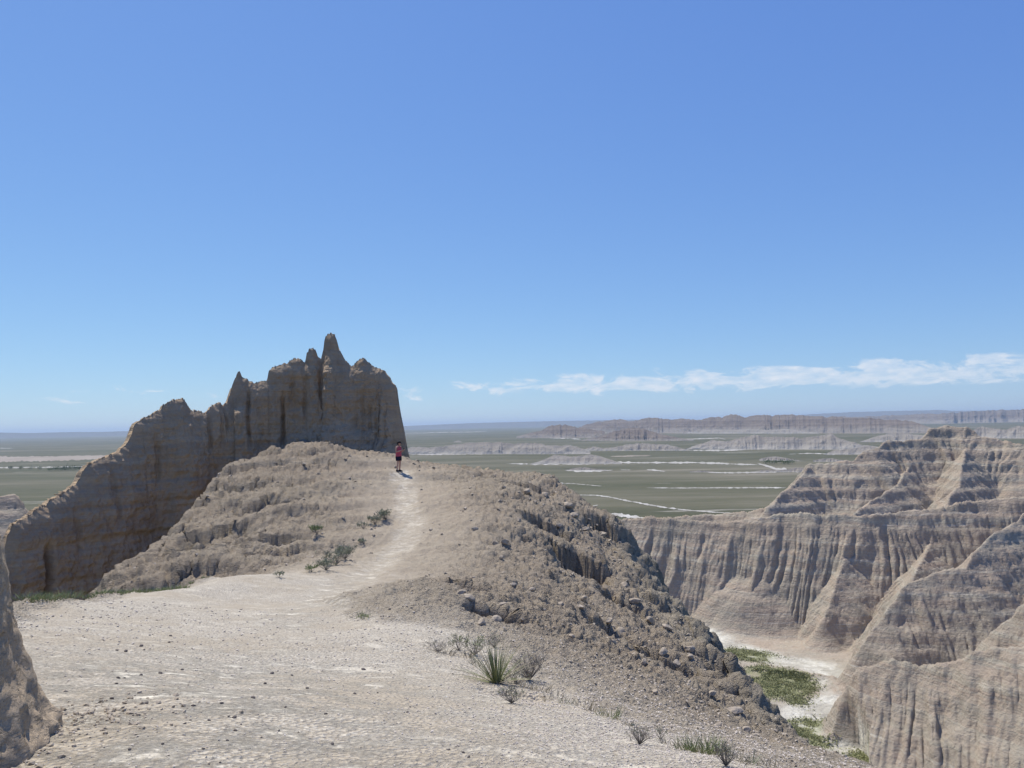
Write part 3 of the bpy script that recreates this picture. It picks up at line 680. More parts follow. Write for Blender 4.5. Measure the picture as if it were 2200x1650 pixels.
# strata: benches that run level round the walls
stc = Zc / 2.6 + 0.35 * w1
sawc = stc - np.floor(stc); lev = np.floor(stc)
har = 0.35 + 0.65 * (np.sin(lev * 12.9898) * 43758.5 % 1.0)
Zc = Zc + np.where(above > 5, 1.0, 0.0) * har * np.where(Zc > -23, 2.0, 1.2) * (sstep(0.15, 0.85, sawc) - sawc) * (0.6 + 0.6 * w2)
Vc = np.stack([Xc, Yc, Zc], -1); Nc = grid_normals(Vc); Nc *= np.sign(Nc[..., 2:3] + 1e-9)
lm = fbm(Xc * 0.35, Yc * 0.35, Zc * 0.5, 5, 0.58); lm2 = fbm(Xc * 1.1, Yc * 1.1, Zc * 1.6, 3, 0.6, ridged=True)
ampc = sstep(0.3, 5, above)
Vc = Vc + Nc * (ampc * (0.26 * lm + 0.16 * lm2))[..., None]
chan = G(np.array([1500,1560,1620,1690,1770,1812,1818,1790,1730,1690,1700,1770,1850,1900.]), np.array([1355,1385,1405,1425,1440,1470,1500,1520,1540,1565,1590,1605,1620,1660.]), FLOOR)
dC, _, _ = seg_dist(Xc, Yc, chan)
wash = (1 - sstep(0.15, 1.6, above + 0.5 * w3)) * (0.10 + 0.90 * (1 - sstep(1.8, 5.0, dC + 3.0 * w2)))
GRASS_PX = [([(1590,1440),(1640,1430),(1700,1445),(1755,1465),(1745,1485),(1710,1500),(1630,1497),(1640,1472),(1600,1455)], 15000),
 ([(1550,1388),(1600,1388),(1660,1403),(1668,1418),(1610,1420),(1575,1402)], 6000),
 ([(1688,1562),(1730,1545),(1775,1540),(1772,1560),(1740,1575),(1690,1574)], 5000),
 ([(1742,1577),(1765,1580),(1760,1592),(1742,1590)], 1500),
 ([(1840,1612),(1890,1618),(1880,1640),(1850,1640)], 2500),
 ([(1700,1500),(1722,1502),(1720,1510),(1702,1508)], 700),
 ([(1570,1450),(1600,1462),(1640,1500),(1610,1500)], 2500)]
veg = np.zeros_like(Xc)
for poly, _n in GRASS_PX:
    gw = G(np.array([p[0] for p in poly], float), np.array([p[1] for p in poly], float), FLOOR + 0.3)
    dv_, _, _ = seg_dist(Xc, Yc, np.concatenate([gw, gw[:1]])); sd_ = np.where(in_poly(Xc, Yc, gw), dv_, -dv_)
    veg = np.maximum(veg, sstep(-0.8, 1.2, sd_ + 1.2 * w3 + 1.2 * w2) * (above < 1.5))
me = mesh_np('canyon', Vc, grid_faces(len(crs), CA), M['canyon'], True, dict(wash=wash, veg=veg))
o = obj('canyon', me); tag(o, 'fluted grey clay canyon walls with a white dry wash on the floor', kind='structure')
def canyon_z(x, y):
    r = math.hypot(x, y); a = math.atan2(x, y)
    i = int(np.clip(bisect(crs, r), 0, len(crs) - 1)); j = int(np.clip(round((a - caz[0]) / (caz[1] - caz[0])), 0, CA - 1))
    return float(Vc[i, j, 2])

# ------------------------------------------------------------------ far ridges and mounds on the plain
def far_ridge(name, cp, base_y, steep=0.62, flutes=1.0, mat='mound', n=None, nr=46, jag=0.05, r=None, seed=0.0, back=1.0, rugged=0.0):
    steep_ = steep
    cp = np.array(cp, float); x0, x1 = cp[0, 0], cp[-1, 0]
    n = n or int(max(60, (x1 - x0) * 1.1))
    px = np.linspace(x0, x1, n); ty = np.interp(px, cp[:, 0], cp[:, 1])
    by_ = np.interp(px, cp[:, 0], np.broadcast_to(np.asarray(base_y, float), len(cp)))
    rb = np.full(n, float(r)) if r else D(px, by_)[:, 2] ** -1 * PLAIN_Z
    rb = np.convolve(np.pad(rb, 8, mode='edge'), np.ones(17) / 17, 'valid')
    zt = D(px, ty)[:, 2] * rb
    for _ in range(3):
        hh = np.clip(zt - PLAIN_Z, 0.3, None); rc = rb + hh / steep; zt = D(px, ty)[:, 2] * rc
    hh = np.clip(zt - PLAIN_Z, 0.2, None) * (0.95 if r is None else 1.0)
    hm = np.median(hh); wid = rc * (AZ(px[-1]) - AZ(px[0]))
    hh = hh * (1 + jag * (fbm(px * 0.06, seed, 1.0, 4, 0.6, ridged=True) - 0.25))
    a = AZ(px, 950.0); q_ = hm / 3.2
    s1 = rc * (a - a[0]); hh = hh * (1 + jag * 0.7 * (1 - 2 * np.abs(perlin(s1 / (q_ * 5.5), 0.0, seed + 20)) - 0.3) + jag * 1.2 * fbm(s1 / (q_ * 1.5), 2.0, seed, 3, 0.6))
    t = np.concatenate([np.linspace(-1.08, 0, nr), np.linspace(0, 1.2, nr // 3)[1:]])
    sgrid = np.broadcast_to((rc * (a - a[0]))[None], (len(t), n))
    q = hm / 3.2
    fl_ = 1 - 2 * np.abs(perlin(sgrid / (q * 2.6) + 0.25 * perlin(sgrid / q, t[:, None] * 2, seed), t[:, None] * 0.7, seed + 3)); fl2 = 1 - 2 * np.abs(perlin(sgrid / (q * 0.9), t[:, None] * 1.1, seed + 6))
    te = np.abs(t[:, None]); spur = 1 - 2 * np.abs(perlin(sgrid / (q * 5.5), t[:, None] * 0.4, seed + 20))
    mod = flutes * (0.34 * (spur - 0.45) + 0.07 * fl_ + 0.04 * fl2) * sstep(0.0, 0.6, te)
    rug = fbm(sgrid / (q * 3.0), t[:, None] * hm / steep_ / (q * 3.0), seed + 12, 4, 0.55, ridged=True)
    e = np.clip(te * (1.0 - rugged * 0.30 * rug * sstep(0.0, 0.25, te)) - mod, 0, None)
    prof = np.clip(1 - e, 0, None); prof = 0.55 * prof ** 1.7 + 0.45 * prof
    prof = prof * (1 - sstep(0.80, 1.06, te))
    z = PLAIN_Z - 0.6 + (hh[None] + 0.6) * prof
    z = z + 0.05 * hm * fbm(sgrid / (q * 1.2), t[:, None] * 3, seed + 1, 4) * sstep(0.02, 0.3, prof)
    rg = rc[None] + t[:, None] * (hh / steep)[None] * np.where(t[:, None] > 0, back, 1)
    v = np.stack([rg * np.sin(a)[None], rg * np.cos(a)[None], z], -1)
    return obj(name, mesh_np(name, v, grid_faces(len(t), n), M[mat], True, dict(hf=(z - PLAIN_Z) / hm)))

mesas = [([(835,919),(870,915.5),(950,912),(1005,909.5),(1060,908),(1180,905),(1320,902.5),(1420,901),(1500,902)], 14000),
         ([(-400,932),(-150,929),(0,929.5),(60,930.5),(140,928.5),(220,928),(300,925.5),(420,922),(600,921)], 13000),
         ([(1690,896),(1740,890),(1800,887.5),(1832,885.5),(1900,884),(1940,883),(1985,882),(2022,881),(2050,883),(2080,882.5),(2130,882),(2200,880.5),(2300,878),(2500,876)], 15000)]
for i, (cp, r) in enumerate(mesas):
    tag(far_ridge('mesa', cp, 930, 0.4, 0.6, 'mesa', n=300, r=r, jag=0.03, seed=40 + i), ['low blue mesa on the horizon right of the rock fin', 'low blue mesa on the horizon left of the rock fin', 'jagged blue mesa on the horizon at far right'][i], kind='structure')
FRR = [
 ('badlands_ridge', [(1110,938),(1140,930),(1165,925),(1180,916),(1215,912),(1232,917),(1262,921),(1300,927)], 941, 'far', 'low dark badlands ridge left of the main far ridge'),
 ('badlands_ridge', [(1215,934),(1240,920),(1262,912),(1290,905),(1312,903),(1332,901),(1350,905),(1370,903),(1388,899),(1400,895),(1412,899),(1432,900),(1500,901),(1525,897),(1541,893),(1552,895),(1572,891),(1600,893),(1640,893),(1668,892),(1700,891),(1730,894),(1800,896),(1880,899),(1960,904),(2000,918),(2030,930)], 931, 'far', 'long eroded badlands ridge crossing the far plain'),
 ('badlands_ridge', [(1700,899),(1760,897),(1850,894),(1950,890),(2030,888),(2080,885),(2135,881),(2200,880),(2300,878),(2500,876)], [911,911,911,910,910,909,908,907,906,905], 'far', 'pale badlands slope below the horizon at far right'),
 ('badlands_ridge', [(1240,947),(1290,938),(1312,929),(1335,922),(1362,920),(1390,922),(1405,928),(1432,935),(1462,941),(1490,945)], 947, 'far', 'fluted butte standing in front of the long far ridge'),
 ('badlands_ridge', [(1470,931),(1500,925),(1540,922),(1580,923),(1610,921),(1650,924),(1690,921),(1720,925),(1760,930)], 931.5, 'mound', 'low pale ridge behind the grey bluff'),
 ('badlands_ridge', [(860,966),(885,960),(920,961),(960,957),(1000,952),(1045,950),(1080,950),(1110,953),(1150,951),(1172,956),(1200,957),(1225,956),(1250,963),(1268,970)], 976, 'mound', 'grey fluted bluff beside the white wash right of the person'),
 ('badlands_ridge', [(1240,968),(1258,964),(1276,959),(1296,963),(1318,961),(1345,955),(1375,952),(1402,953),(1433,955),(1455,960),(1480,967)], 968.5, 'mound', 'smooth low grey mounds at the middle of the plain'),
 ('badlands_ridge', [(1470,966),(1495,956),(1515,951),(1530,945),(1545,947),(1562,948),(1590,941),(1623,935),(1650,939),(1682,938),(1720,941),(1752,937),(1772,934),(1787,930),(1800,940),(1826,948),(1850,955),(1895,961)], 966, 'mound', 'high grey bluff left of the canyon summit'),
 ('badlands_ridge', [(1840,952),(1880,938),(1915,931),(1945,930),(1980,935),(2040,940)], 950, 'mound', 'pale ridge behind the canyon summit on the left'),
 ('badlands_ridge', [(2080,930),(2110,915),(2140,921),(2160,923),(2190,914),(2230,922),(2300,918),(2420,925)], 942, 'mound', 'pale ridge behind the canyon summit on the right'),
]
for i, (nm, cp, by_, mt, lb) in enumerate(FRR):
    tag(far_ridge(nm, cp, by_, 0.42 if mt == 'far' else 0.5, 0.7 if mt == 'far' else 1.0, mt, rugged=1.0 if mt == 'far' else 0.4, n=int((cp[-1][0] - cp[0][0]) * 1.0) + 30, nr=44, jag=0.11 if mt == 'far' else 0.08, seed=i * 7.7), lb, kind='structure')
MND = [
 ([(1140,996),(1160,990),(1175,984),(1190,977),(1210,978),(1228,981),(1250,978),(1272,976),(1290,980),(1310,987),(1335,995)], 997, 'broad grey clay mound on the long white wash'),
 ([(1212,1010),(1230,1006),(1245,1004),(1256,1003.5),(1268,1006),(1290,1008),(1312,1010)], 1011, 'small clay mound in front of the broad mound'),
 ([(940,1014),(955,1008),(969,1005.5),(985,1009),(1002,1014)], 1017, 'small pale mound just right of the person on the ridge'),
 ([(1630,986),(1650,981),(1665,980),(1690,984),(1710,988),(1725,990)], 990, 'white knolls beside the green trees near the canyon summit'),
 ([(1745,989),(1765,985),(1785,984),(1805,988),(1830,991)], 992, 'pale knoll touching the left skyline of the canyon wall'),
 ([(1480,1013),(1500,1011),(1520,1012),(1540,1014)], 1015, 'flat pale knoll left of the white pan'),
 ([(1610,1013),(1635,1010),(1650,1008.5),(1665,1010),(1690,1008),(1705,1005),(1720,1004.5),(1740,1010)], 1015, 'pale knolls on the wide white pan'),
 ([(1770,976),(1790,967),(1810,965),(1840,962),(1860,957),(1900,962)], 977, 'grey knoll under the high grey bluff'),
 ([(975,949),(984,946),(992,949)], 950, 'tiny pale cone far out beyond the grey bluff'),
]
for i, (cp, by_, lb) in enumerate(MND):
    tag(far_ridge('clay_mound', cp, by_, 0.42, 0.9, 'mound', n=110, nr=34, jag=0.04, seed=70 + i * 3.1), lb, 'mound', 'clay mounds on the plain')
# knob at the far left between the pillar and the fin
def left_knob():
    cp = np.array([(-160,1075),(-60,1066),(0,1066),(18,1062),(30,1061),(40,1070),(55,1088),(75,1108),(110,1150),(150,1200)], float)
    n, nr = 260, 150; px = np.linspace(-160, 150, n); r0 = 120.0
    zt = D(px, np.interp(px, cp[:, 0], cp[:, 1]))[:, 2] * r0; a = AZ(px)
    t = np.linspace(-26, 30, nr)[:, None]; s = (a * r0)[None]
    fl_ = 1 - 2 * np.abs(perlin(s * 0.22 + 0 * t, t * 0.03, 55.0))
    dd = np.clip(np.abs(t) - 1.4 * fl_ * sstep(0, 6, np.abs(t)), 0, None)
    z = zt[None] + 0.4 * perlin(s * 0.5, 0 * t, 3.0) - 1.05 * dd; z = np.maximum(z, PLAIN_Z - 1)
    sz = z / 2.0; z = z + 0.8 * (sstep(0.2, 0.8, sz - np.floor(sz)) - (sz - np.floor(sz)))
    rg = r0 + t + 0 * s
    v = np.stack([rg * np.sin(a)[None], rg * np.cos(a)[None], z], -1); nn = grid_normals(v)
    v += nn * (0.5 * fbm(v[..., 0] * 0.4, v[..., 1] * 0.4, v[..., 2] * 0.6, 4))[..., None]
    return obj('clay_butte', mesh_np('clay_butte', v, grid_faces(nr, n), M['canyon'], True, dict(wash=np.zeros(n * nr), veg=np.zeros(n * nr))))
tag(left_knob(), 'grey banded clay butte between the near pillar and the rock fin', 'butte')

# white alkali washes on the plain
def strip(name, pts, label, wpx=3.0, lift=0.12, seed=0.0, mat='wash'):
    pts = np.array([p if len(p) == 3 else (*p, wpx) for p in pts], float)
    n = int(max(40, np.hypot(np.diff(pts[:, 0]), np.diff(pts[:, 1])).sum() / 1.6))
    s = np.linspace(0, 1, n); k = np.linspace(0, 1, len(pts))
    px = np.interp(s, k, pts[:, 0]); py = np.interp(s, k, pts[:, 1]); w = np.interp(s, k, pts[:, 2])
    py = py + 0.7 * fbm(px * 0.05, seed, 0, 3)
    w = w * np.clip(0.7 + 1.5 * fbm(px * 0.10, seed, 4, 4) * (0.25 if mat == 'bare' else 1.0), 0.03, 2) * np.clip(np.minimum(s, 1 - s) * 14, 0.05, 1)
    a = G(px, py - w / 2, PLAIN_Z + lift); b = G(px, py + w / 2 * (0.8 + 0.5 * fbm(px * 0.2, seed, 8, 2)), PLAIN_Z + lift)
    v = np.stack([a, b], 0)
    return tag(obj(name, mesh_np(name, v, grid_faces(2, n), M[mat], False)), label, kind='structure')
WS = [
 ([(878,977,3),(960,976,3.2),(1040,975,3),(1130,970,2.6),(1200,969,3),(1300,967,2),(1429,966,2)], 'white wash under the grey bluff'),
 ([(1470,968,2),(1555,968,3.5),(1640,964,2.5),(1700,962,2.5),(1834,960,3.5)], 'white wash under the high grey bluff'),
 ([(1086,996,2.5),(1140,997,4),(1180,997,4),(1260,996,5),(1340,994,5),(1420,994,4),(1500,994,5),(1580,997,4),(1640,999,3)], 'long white wash across the middle plain'),
 ([(1625,995,2),(1650,1002,6),(1668,1008,9),(1700,1012,9),(1740,1013,6)], 'white pan left of the canyon summit'),
 ([(1520,1015,3),(1570,1016,4),(1620,1015,4),(1680,1014,4)], 'white rim of the pan'),
 ([(1215,1011,2),(1240,1012,5),(1280,1012,5),(1318,1010,2)], 'white apron of the small mound'),
 ([(1333,1009.5,1.5),(1357,1009.5,1.5)], 'small white streak'),
 ([(1388,1009,2),(1405,1010,4),(1422,1012,3),(1430,1013,1)], 'white patch on the plain'),
 ([(1389,1048,1.2),(1460,1048.5,2.5),(1560,1048,2.6),(1640,1048,3),(1690,1048,3)], 'straight white streak across the near plain'),
 ([(1225,1063,1.2),(1280,1064,2.5),(1310,1068,3.5),(1337,1074,4),(1370,1080,3.6),(1395,1085,4),(1440,1092,3.6),(1486,1097,3.4),(1559,1102,3),(1640,1106,2)], 'winding white wash near the canyon rim'),
 ([(1190,1037,1.5),(1230,1039,2.2),(1265,1042,1.8),(1300,1045,1)], 'faint white track beyond the ridge'),
 ([(1310,1103,3),(1335,1107,10),(1355,1110,9),(1385,1113,4),(1420,1115,3)], 'white patch behind the canyon rim'),
 ([(1255,1091,1),(1270,1088,3),(1285,1085,1)], 'tiny pale patch on the near plain'),
 ([(960,1016,2),(980,1017,4),(1003,1015,2)], 'pale apron of the small mound'),
 ([(-150,1006,3),(0,1005,3),(60,1004,2.5),(120,1004,3),(190,1002,3)], 'white wash at the left of the plain'),
 ([(-150,990,16),(0,987,18),(100,986,17),(200,983,14),(260,980,8)], 'pale bare flat at the left of the plain'),
 ([(-40,963,1.5),(0,963,2),(30,963,1)], 'tiny white streak at far left'),
 ([(1280,944,1.5),(1330,946,2.5),(1420,946,2),(1545,941,2),(1560,944,2)], 'white wash below the fluted butte'),
 ([(1140,940,2),(1200,941,2.5),(1250,944,2)], 'white wash below the dark far ridge'),
 ([(1560,931,1.5),(1700,927,2),(1790,925,1.5)], 'white streak on the far plain'),
 ([(870,931,1),(960,929,1.3),(1050,927,1)], 'pale far streak beyond the person'),
 ([(1310,981,2),(1350,980,4),(1400,979,2)], 'yellowish flat behind the broad mound'),
 ([(1690,976,1),(1740,974,2.4),(1790,976,3),(1840,974,2)], 'white streak under the grey knoll'),
 ([(1850,915,1.2),(1860,914.5,1.8),(1870,915,1)], 'tiny white patch below the far slope'),
]
for i, (p, lb) in enumerate(WS): strip('bare_flat' if 'flat' in lb else 'dry_wash', p, lb, seed=i * 5.3, mat='bare' if 'flat' in lb else 'wash', lift=0.10 if 'flat' in lb else 0.2)

# ------------------------------------------------------------------ rocks
ICO = None
def ico(sub=1):
    t = (1 + 5 ** 0.5) / 2
    v = np.array([(-1,t,0),(1,t,0),(-1,-t,0),(1,-t,0),(0,-1,t),(0,1,t),(0,-1,-t),(0,1,-t),(t,0,-1),(t,0,1),(-t,0,-1),(-t,0,1)], float); v /= np.linalg.norm(v[0])
    f = [(0,11,5),(0,5,1),(0,1,7),(0,7,10),(0,10,11),(1,5,9),(5,11,4),(11,10,2),(10,7,6),(7,1,8),(3,9,4),(3,4,2),(3,2,6),(3,6,8),(3,8,9),(4,9,5),(2,4,11),(6,2,10),(8,6,7),(9,8,1)]
    v = list(map(tuple, v))
    for _ in range(sub):
        mid = {}; nf = []
        def m(a, b):
            k = (min(a, b), max(a, b))
            if k not in mid:
                q = (np.array(v[a]) + np.array(v[b])); q /= np.linalg.norm(q); v.append(tuple(q)); mid[k] = len(v) - 1
            return mid[k]
        for a, b, c in f:
            x, y, z = m(a, b), m(b, c), m(c, a); nf += [(a, x, z), (b, y, x), (c, z, y), (x, y, z)]
        f = nf
    return np.array(v), np.array(f)
def stone_mesh(name, mat, seed, sub=1, flat=0.65, chunk=0.28):
    v, f = ico(sub); r = np.random.default_rng(seed)
    for _ in range(9):                                  # chop facets off
        n = r.normal(size=3); n /= np.linalg.norm(n); dcut = r.uniform(0.62, 0.9)
        ex = v @ n - dcut; v = v - np.clip(ex, 0, None)[:, None] * n
    v = v * (1 + chunk * fbm(v[:, 0] * 1.3 + seed, v[:, 1] * 1.3, v[:, 2] * 1.3, 3))[:, None]
    v = v * np.array([1, r.uniform(0.65, 0.95), flat * r.uniform(0.8, 1.15)])
    return mesh_np(name, v, f, mat, False)
dark_meshes = [stone_mesh('dark_stone', M['stone_dark'], 20 + i) for i in range(4)]
tan_meshes = [stone_mesh('rock', M['stone_tan'], 40 + i, 2) for i in range(5)]
DS = [(250,1470),(252,1458),(268,1458),(302,1452),(240,1502),(316,1512),(285,1538),(371,1533),(372,1520),(414,1518),(396,1556),(409,1549),(476,1513),(448,1549),(490,1542),(502,1543),(505,1571),(348,1602),(280,1611),(489,1593),(473,1640),(450,1645),(517,1558),(343,1448),(391,1440),(626,1453),(762,1492),(612,1522),(700,1535),(714,1600),(435,1610),(560,1585),(600,1572),(810,1490),(877,1532),(997,1620),(1008,1628),(965,1612),(880,1520),(660,1480),(545,1500),(310,1398),(365,1368),(302,1390),(362,1382),(640,1575),(780,1440),(583,1448),(250,1398),(270,1400),(345,1425),(570,1470)]
for i, (px, py) in enumerate(DS):
    p = near_px(px, py); o = obj('dark_stone', dark_meshes[i % 4]); r = math.hypot(p[0], p[1])
    s = r / F_PX * random.uniform(2.6, 5.6)
    o.location = (p[0], p[1], p[2] + 0.25 * s); o.scale = (s, s, s); o.rotation_euler = (random.uniform(-.3, .3), random.uniform(-.3, .3), random.uniform(0, 6.3))
    zn = 'near the foot of the left rock pillar' if px < 360 and py < 1545 else 'on the pale crust along the bottom edge of the photo' if py > 1545 and px < 760 else 'far right of the pillar and left of the yucca' if px >= 750 else 'in the middle of the gravel shelf'
    tag(o, 'small dark stone lying ' + zn, 'stone', 'dark stones ' + zn)
RK = [(1060,1335,1.9),(1030,1340,1.2),(1000,1290,1.7),(985,1275,1.3),(1075,1300,1.0),(1170,1065,1.4),(1130,1060,1.2),(1215,1090,1.5),(1230,1110,1.6),(1080,1170,1.2),(1075,1200,1.0),(1060,1170,.9),(1020,1140,1.1),(1140,1270,1.0),(1100,1260,1.0),(1250,1290,1.3),(1330,1360,1.4),(1310,1380,1.3),(1420,1410,1.4),(1380,1430,1.1),(1480,1420,1.3),(1450,1440,1.3),(1570,1530,2.1),(1520,1490,1.2),(1300,1340,1.1),(1240,1310,1.1),(1200,1300,1),(1360,1300,1.5),(1390,1340,1.4),(1430,1350,1.4),(1480,1395,1.4),(1340,1260,1.3),(1200,1150,1.2),(1255,1140,1.5),(1290,1150,1.5),(1110,1120,1.1),(430,1235,1.6),(500,1200,1.2),(580,1215,1.6),(560,1170,1.1),(620,1150,1.0),(540,1090,1.1),(600,1050,.9),(660,1060,.9),(650,1180,1.2),(520,1230,1.4),(380,1240,1.4),(1180,1350,.8),(1220,1370,.9),(1290,1420,1.0),(1350,1460,1.0),(1400,1490,1.0),(1540,1560,1.2),(1600,1570,1.3),(1120,1340,.7),(940,1290,.7)]
for i, (px, py, k) in enumerate(RK):
    p = near_px(px, py); o = obj('rock', tan_meshes[i % 5]); r = math.hypot(p[0], p[1])
    if px < 700: bpy.data.objects.remove(o); continue
    s = r / F_PX * 8.0 * k
    o.location = (p[0], p[1], p[2] + 0.05 * s); o.scale = (s * random.uniform(.8, 1.3), s, s * random.uniform(.8, 1.1)); o.rotation_euler = (random.uniform(-.5, .5), random.uniform(-.5, .5), random.uniform(0, 6.3))
    zn = 'at the foot of the near brown hump' if px < 1110 and py > 1255 else 'below the flat top of the ridge right of the footpath' if py < 1215 and px < 1210 else 'on the far canyon edge of the ridge' if py < 1300 and px >= 1210 else 'on the slope above the yucca' if px < 1230 else 'on the lower right slope close to the canyon' if py > 1440 else 'in the middle of the crumbling right flank'
    tag(o, 'tan rock lump lodged ' + zn, 'rock', 'rock lumps ' + zn)
# loose gravel and rubble: too many to count
def scatter(name, idx_i, idx_j, sizes, mat, label, flat=0.7, lift=0.2):
    n = len(idx_i); p = NEAR_V[idx_i, idx_j] 
    # jitter inside the grid cell
    i2 = np.minimum(idx_i + 1, len(rs) - 1); j2 = np.minimum(idx_j + 1, NA - 1)
    a, b = rng.random((n, 1)), rng.random((n, 1))
    p = p * (1 - a) + NEAR_V[i2, idx_j] * a; p = p + (NEAR_V[idx_i, j2] - NEAR_V[idx_i, idx_j]) * b
    base = np.array([(1,0,0),(-.5,.87,0),(-.5,-.87,0),(.5,.5,.8),(-.7,.1,.75),(.2,-.6,.7),(0,0,-.7)])
    fc_ = np.array([(0,1,3),(1,4,3),(1,2,4),(2,5,4),(2,0,5),(0,3,5),(3,4,5),(0,6,1),(1,6,2),(2,6,0)])
    v = base[None] * rng.uniform(0.6, 1.25, (n, 7, 3)) * np.array([1, 1, flat])
    t = rng.uniform(0, 2 * np.pi, n); c, s = np.cos(t)[:, None], np.sin(t)[:, None]
    v = np.stack([v[..., 0] * c - v[..., 1] * s, v[..., 0] * s + v[..., 1] * c, v[..., 2]], -1) * sizes[:, None, None]
    v = v + p[:, None] ; v[..., 2] += (lift * sizes)[:, None]
    f = (fc_[None] + 7 * np.arange(n)[:, None, None]).reshape(-1, 3)
    return tag(obj(name, mesh_np(name, v, f, mat, False)), label, kind='stuff')
def pick(w, n):
    p = (w / w.sum()).ravel().cumsum(); k = np.searchsorted(p, rng.random(n)); k = np.minimum(k, w.size - 1)
    return k // w.shape[1], k % w.shape[1]
vis = (Rg > 2.8) & (np.abs(Ag) < R(38))
ii, jj = pick(gravel * (1 - 0.75 * crust) * (Rg < 14) * vis * (0.08 + 0.9 * sstep(-1.2, 1.8, X - 0.06 * Y)), 26000)
sz = Rg[ii, jj] / F_PX * (1.0 + 2.6 * rng.random(len(ii)) ** 2)
scatter('gravel', ii, jj, np.clip(sz, 0.004, 0.03), M['gravel'], 'loose pale gravel covering the near shelf')
ii, jj = pick((rough > 0.35) * rough * vis * (Rg < 46) * (0.25 + 0.75 * sstep(0, 3, X)), 15000)
sz = Rg[ii, jj] / F_PX * (1.3 + 4.5 * rng.random(len(ii)) ** 4)
pbx = P(130, 1580, 4.4); i3, j3 = pick(np.exp(-((X - pbx[0] + 0.1) ** 2 / 0.12 + (Y - pbx[1]) ** 2 / 0.5)) * (Rg > 2.5), 900)
ii = np.r_[ii, i3]; jj = np.r_[jj, j3]; sz = np.r_[sz, 0.004 + 0.018 * rng.random(len(i3)) ** 3]
scatter('rubble', ii, jj, np.clip(sz, 0.004, 0.2), M['rubble'], 'crumbled clay rubble on the steep ridge flanks', 0.8, 0.05)

# ------------------------------------------------------------------ plants
def blades(n, h, spread, lean, width, seed, droop=0.25, segs=3):
    r = np.random.default_rng(seed); V_ = []; F_ = []
    for i in range(n):
        a = r.uniform(0, 6.283); rad = spread * math.sqrt(r.random()); b = np.array([rad * math.cos(a), rad * math.sin(a), -0.01])
        la = a + r.normal() * 0.7; L = h * r.uniform(0.55, 1.05); ln = lean * r.uniform(0.3, 1.2)
        d = np.array([math.cos(la) * math.sin(ln), math.sin(la) * math.sin(ln), math.cos(ln)])
        sd = np.array([-math.sin(la), math.cos(la), 0]); ph = r.uniform(0, 3.14); 
        sd = sd * math.cos(ph) + np.cross(d, sd) * math.sin(ph)
        k0 = len(V_)
        for k in range(segs + 1):
            t = k / segs; c = b + d * L * t + np.array([d[0], d[1], -0.6]) * droop * L * t * t
            w = width * (1 - t) ** 0.8 + width * 0.06
            V_.append(c - sd * w); V_.append(c + sd * w)
        for k in range(segs): F_.append((k0 + 2 * k, k0 + 2 * k + 1, k0 + 2 * k + 3, k0 + 2 * k + 2))
    return np.array(V_), np.array(F_)
def bush(h, wid, seed, ntw=26, leaves=260, leaf=0.012):
    r = np.random.default_rng(seed); V_ = []; F_ = []; tips = []
    def tube(p, q, w):
        d = q - p; d = d / (np.linalg.norm(d) + 1e-9); s = np.cross(d, [0.3, 0.7, 0.2]); s /= np.linalg.norm(s); t = np.cross(d, s); k = len(V_)
        for c, ww in ((p, w), (q, w * 0.5)):
            for an in (0, 2.1, 4.2): V_.append(c + ww * (math.cos(an) * s + math.sin(an) * t))
        for an in range(3): F_.append((k + an, k + (an + 1) % 3, k + 3 + (an + 1) % 3, k + 3 + an))
    for i in range(ntw):
        a = r.uniform(0, 6.283); e = r.uniform(0.15, 1.0)
        p = np.zeros(3); q = np.array([math.cos(a) * wid * e * 0.5, math.sin(a) * wid * e * 0.5, h * r.uniform(0.3, 0.6)])
        tube(p, q, 0.006 * h / 0.4)
        for _ in range(3):
            q2 = q + np.array([r.normal() * wid * 0.18, r.normal() * wid * 0.18, h * r.uniform(0.12, 0.42)]); tube(q, q2, 0.0035 * h / 0.4); tips.append((q, q2))
    LV = []; LF = []
    for i in range(leaves):
        q, q2 = tips[r.integers(len(tips))]; c = q + (q2 - q) * r.random() ** 0.6 + r.normal(size=3) * 0.03 * wid
        d = r.normal(size=3); d[2] = abs(d[2]) + 0.4; d /= np.linalg.norm(d); s = np.cross(d, r.normal(size=3)); s /= np.linalg.norm(s) + 1e-9
        k = len(LV); L = leaf * r.uniform(0.7, 1.8); LV += [c - s * L * 0.3, c + s * L * 0.3, c + d * L * 1.6 + s * L * 0.12, c + d * L * 1.6 - s * L * 0.12]; LF.append((k, k + 1, k + 2, k + 3))
    return (np.array(V_), np.array(F_)), (np.array(LV), np.array(LF)) if leaves else None
def place_plant(name, px, py, label, cat, group=None, r=None):
    p = near_px(px, py) if r is None else crest_at(px, r - 6, r + 0.6)
    o = empty(name, tuple(p)); tag(o, label, cat, group); return o, math.hypot(p[0], p[1])
def grass_tuft(px, py, hpx, label, mat='grass', n=60, spread=0.45, lean=0.5, group='grass tufts on the ridge', dry=0.35, r=None):
    o, rr_ = place_plant('grass_tuft', px, py, label, 'grass', group, r); h = hpx * rr_ / F_PX
    w = max(0.0022, 0.55 * rr_ / F_PX)
    obj('blades', mesh_np('blades', *blades(n, h, h * spread, lean, w, int(px * 7 + py)), M[mat]), o)['kind'] = 'stuff'
    if dry: obj('dry_blades', mesh_np('dry_blades', *blades(int(n * dry), h * 0.85, h * spread * 1.2, lean * 1.2, w * 0.8, int(px * 3 + py)), M['drygrass']), o)['kind'] = 'stuff'
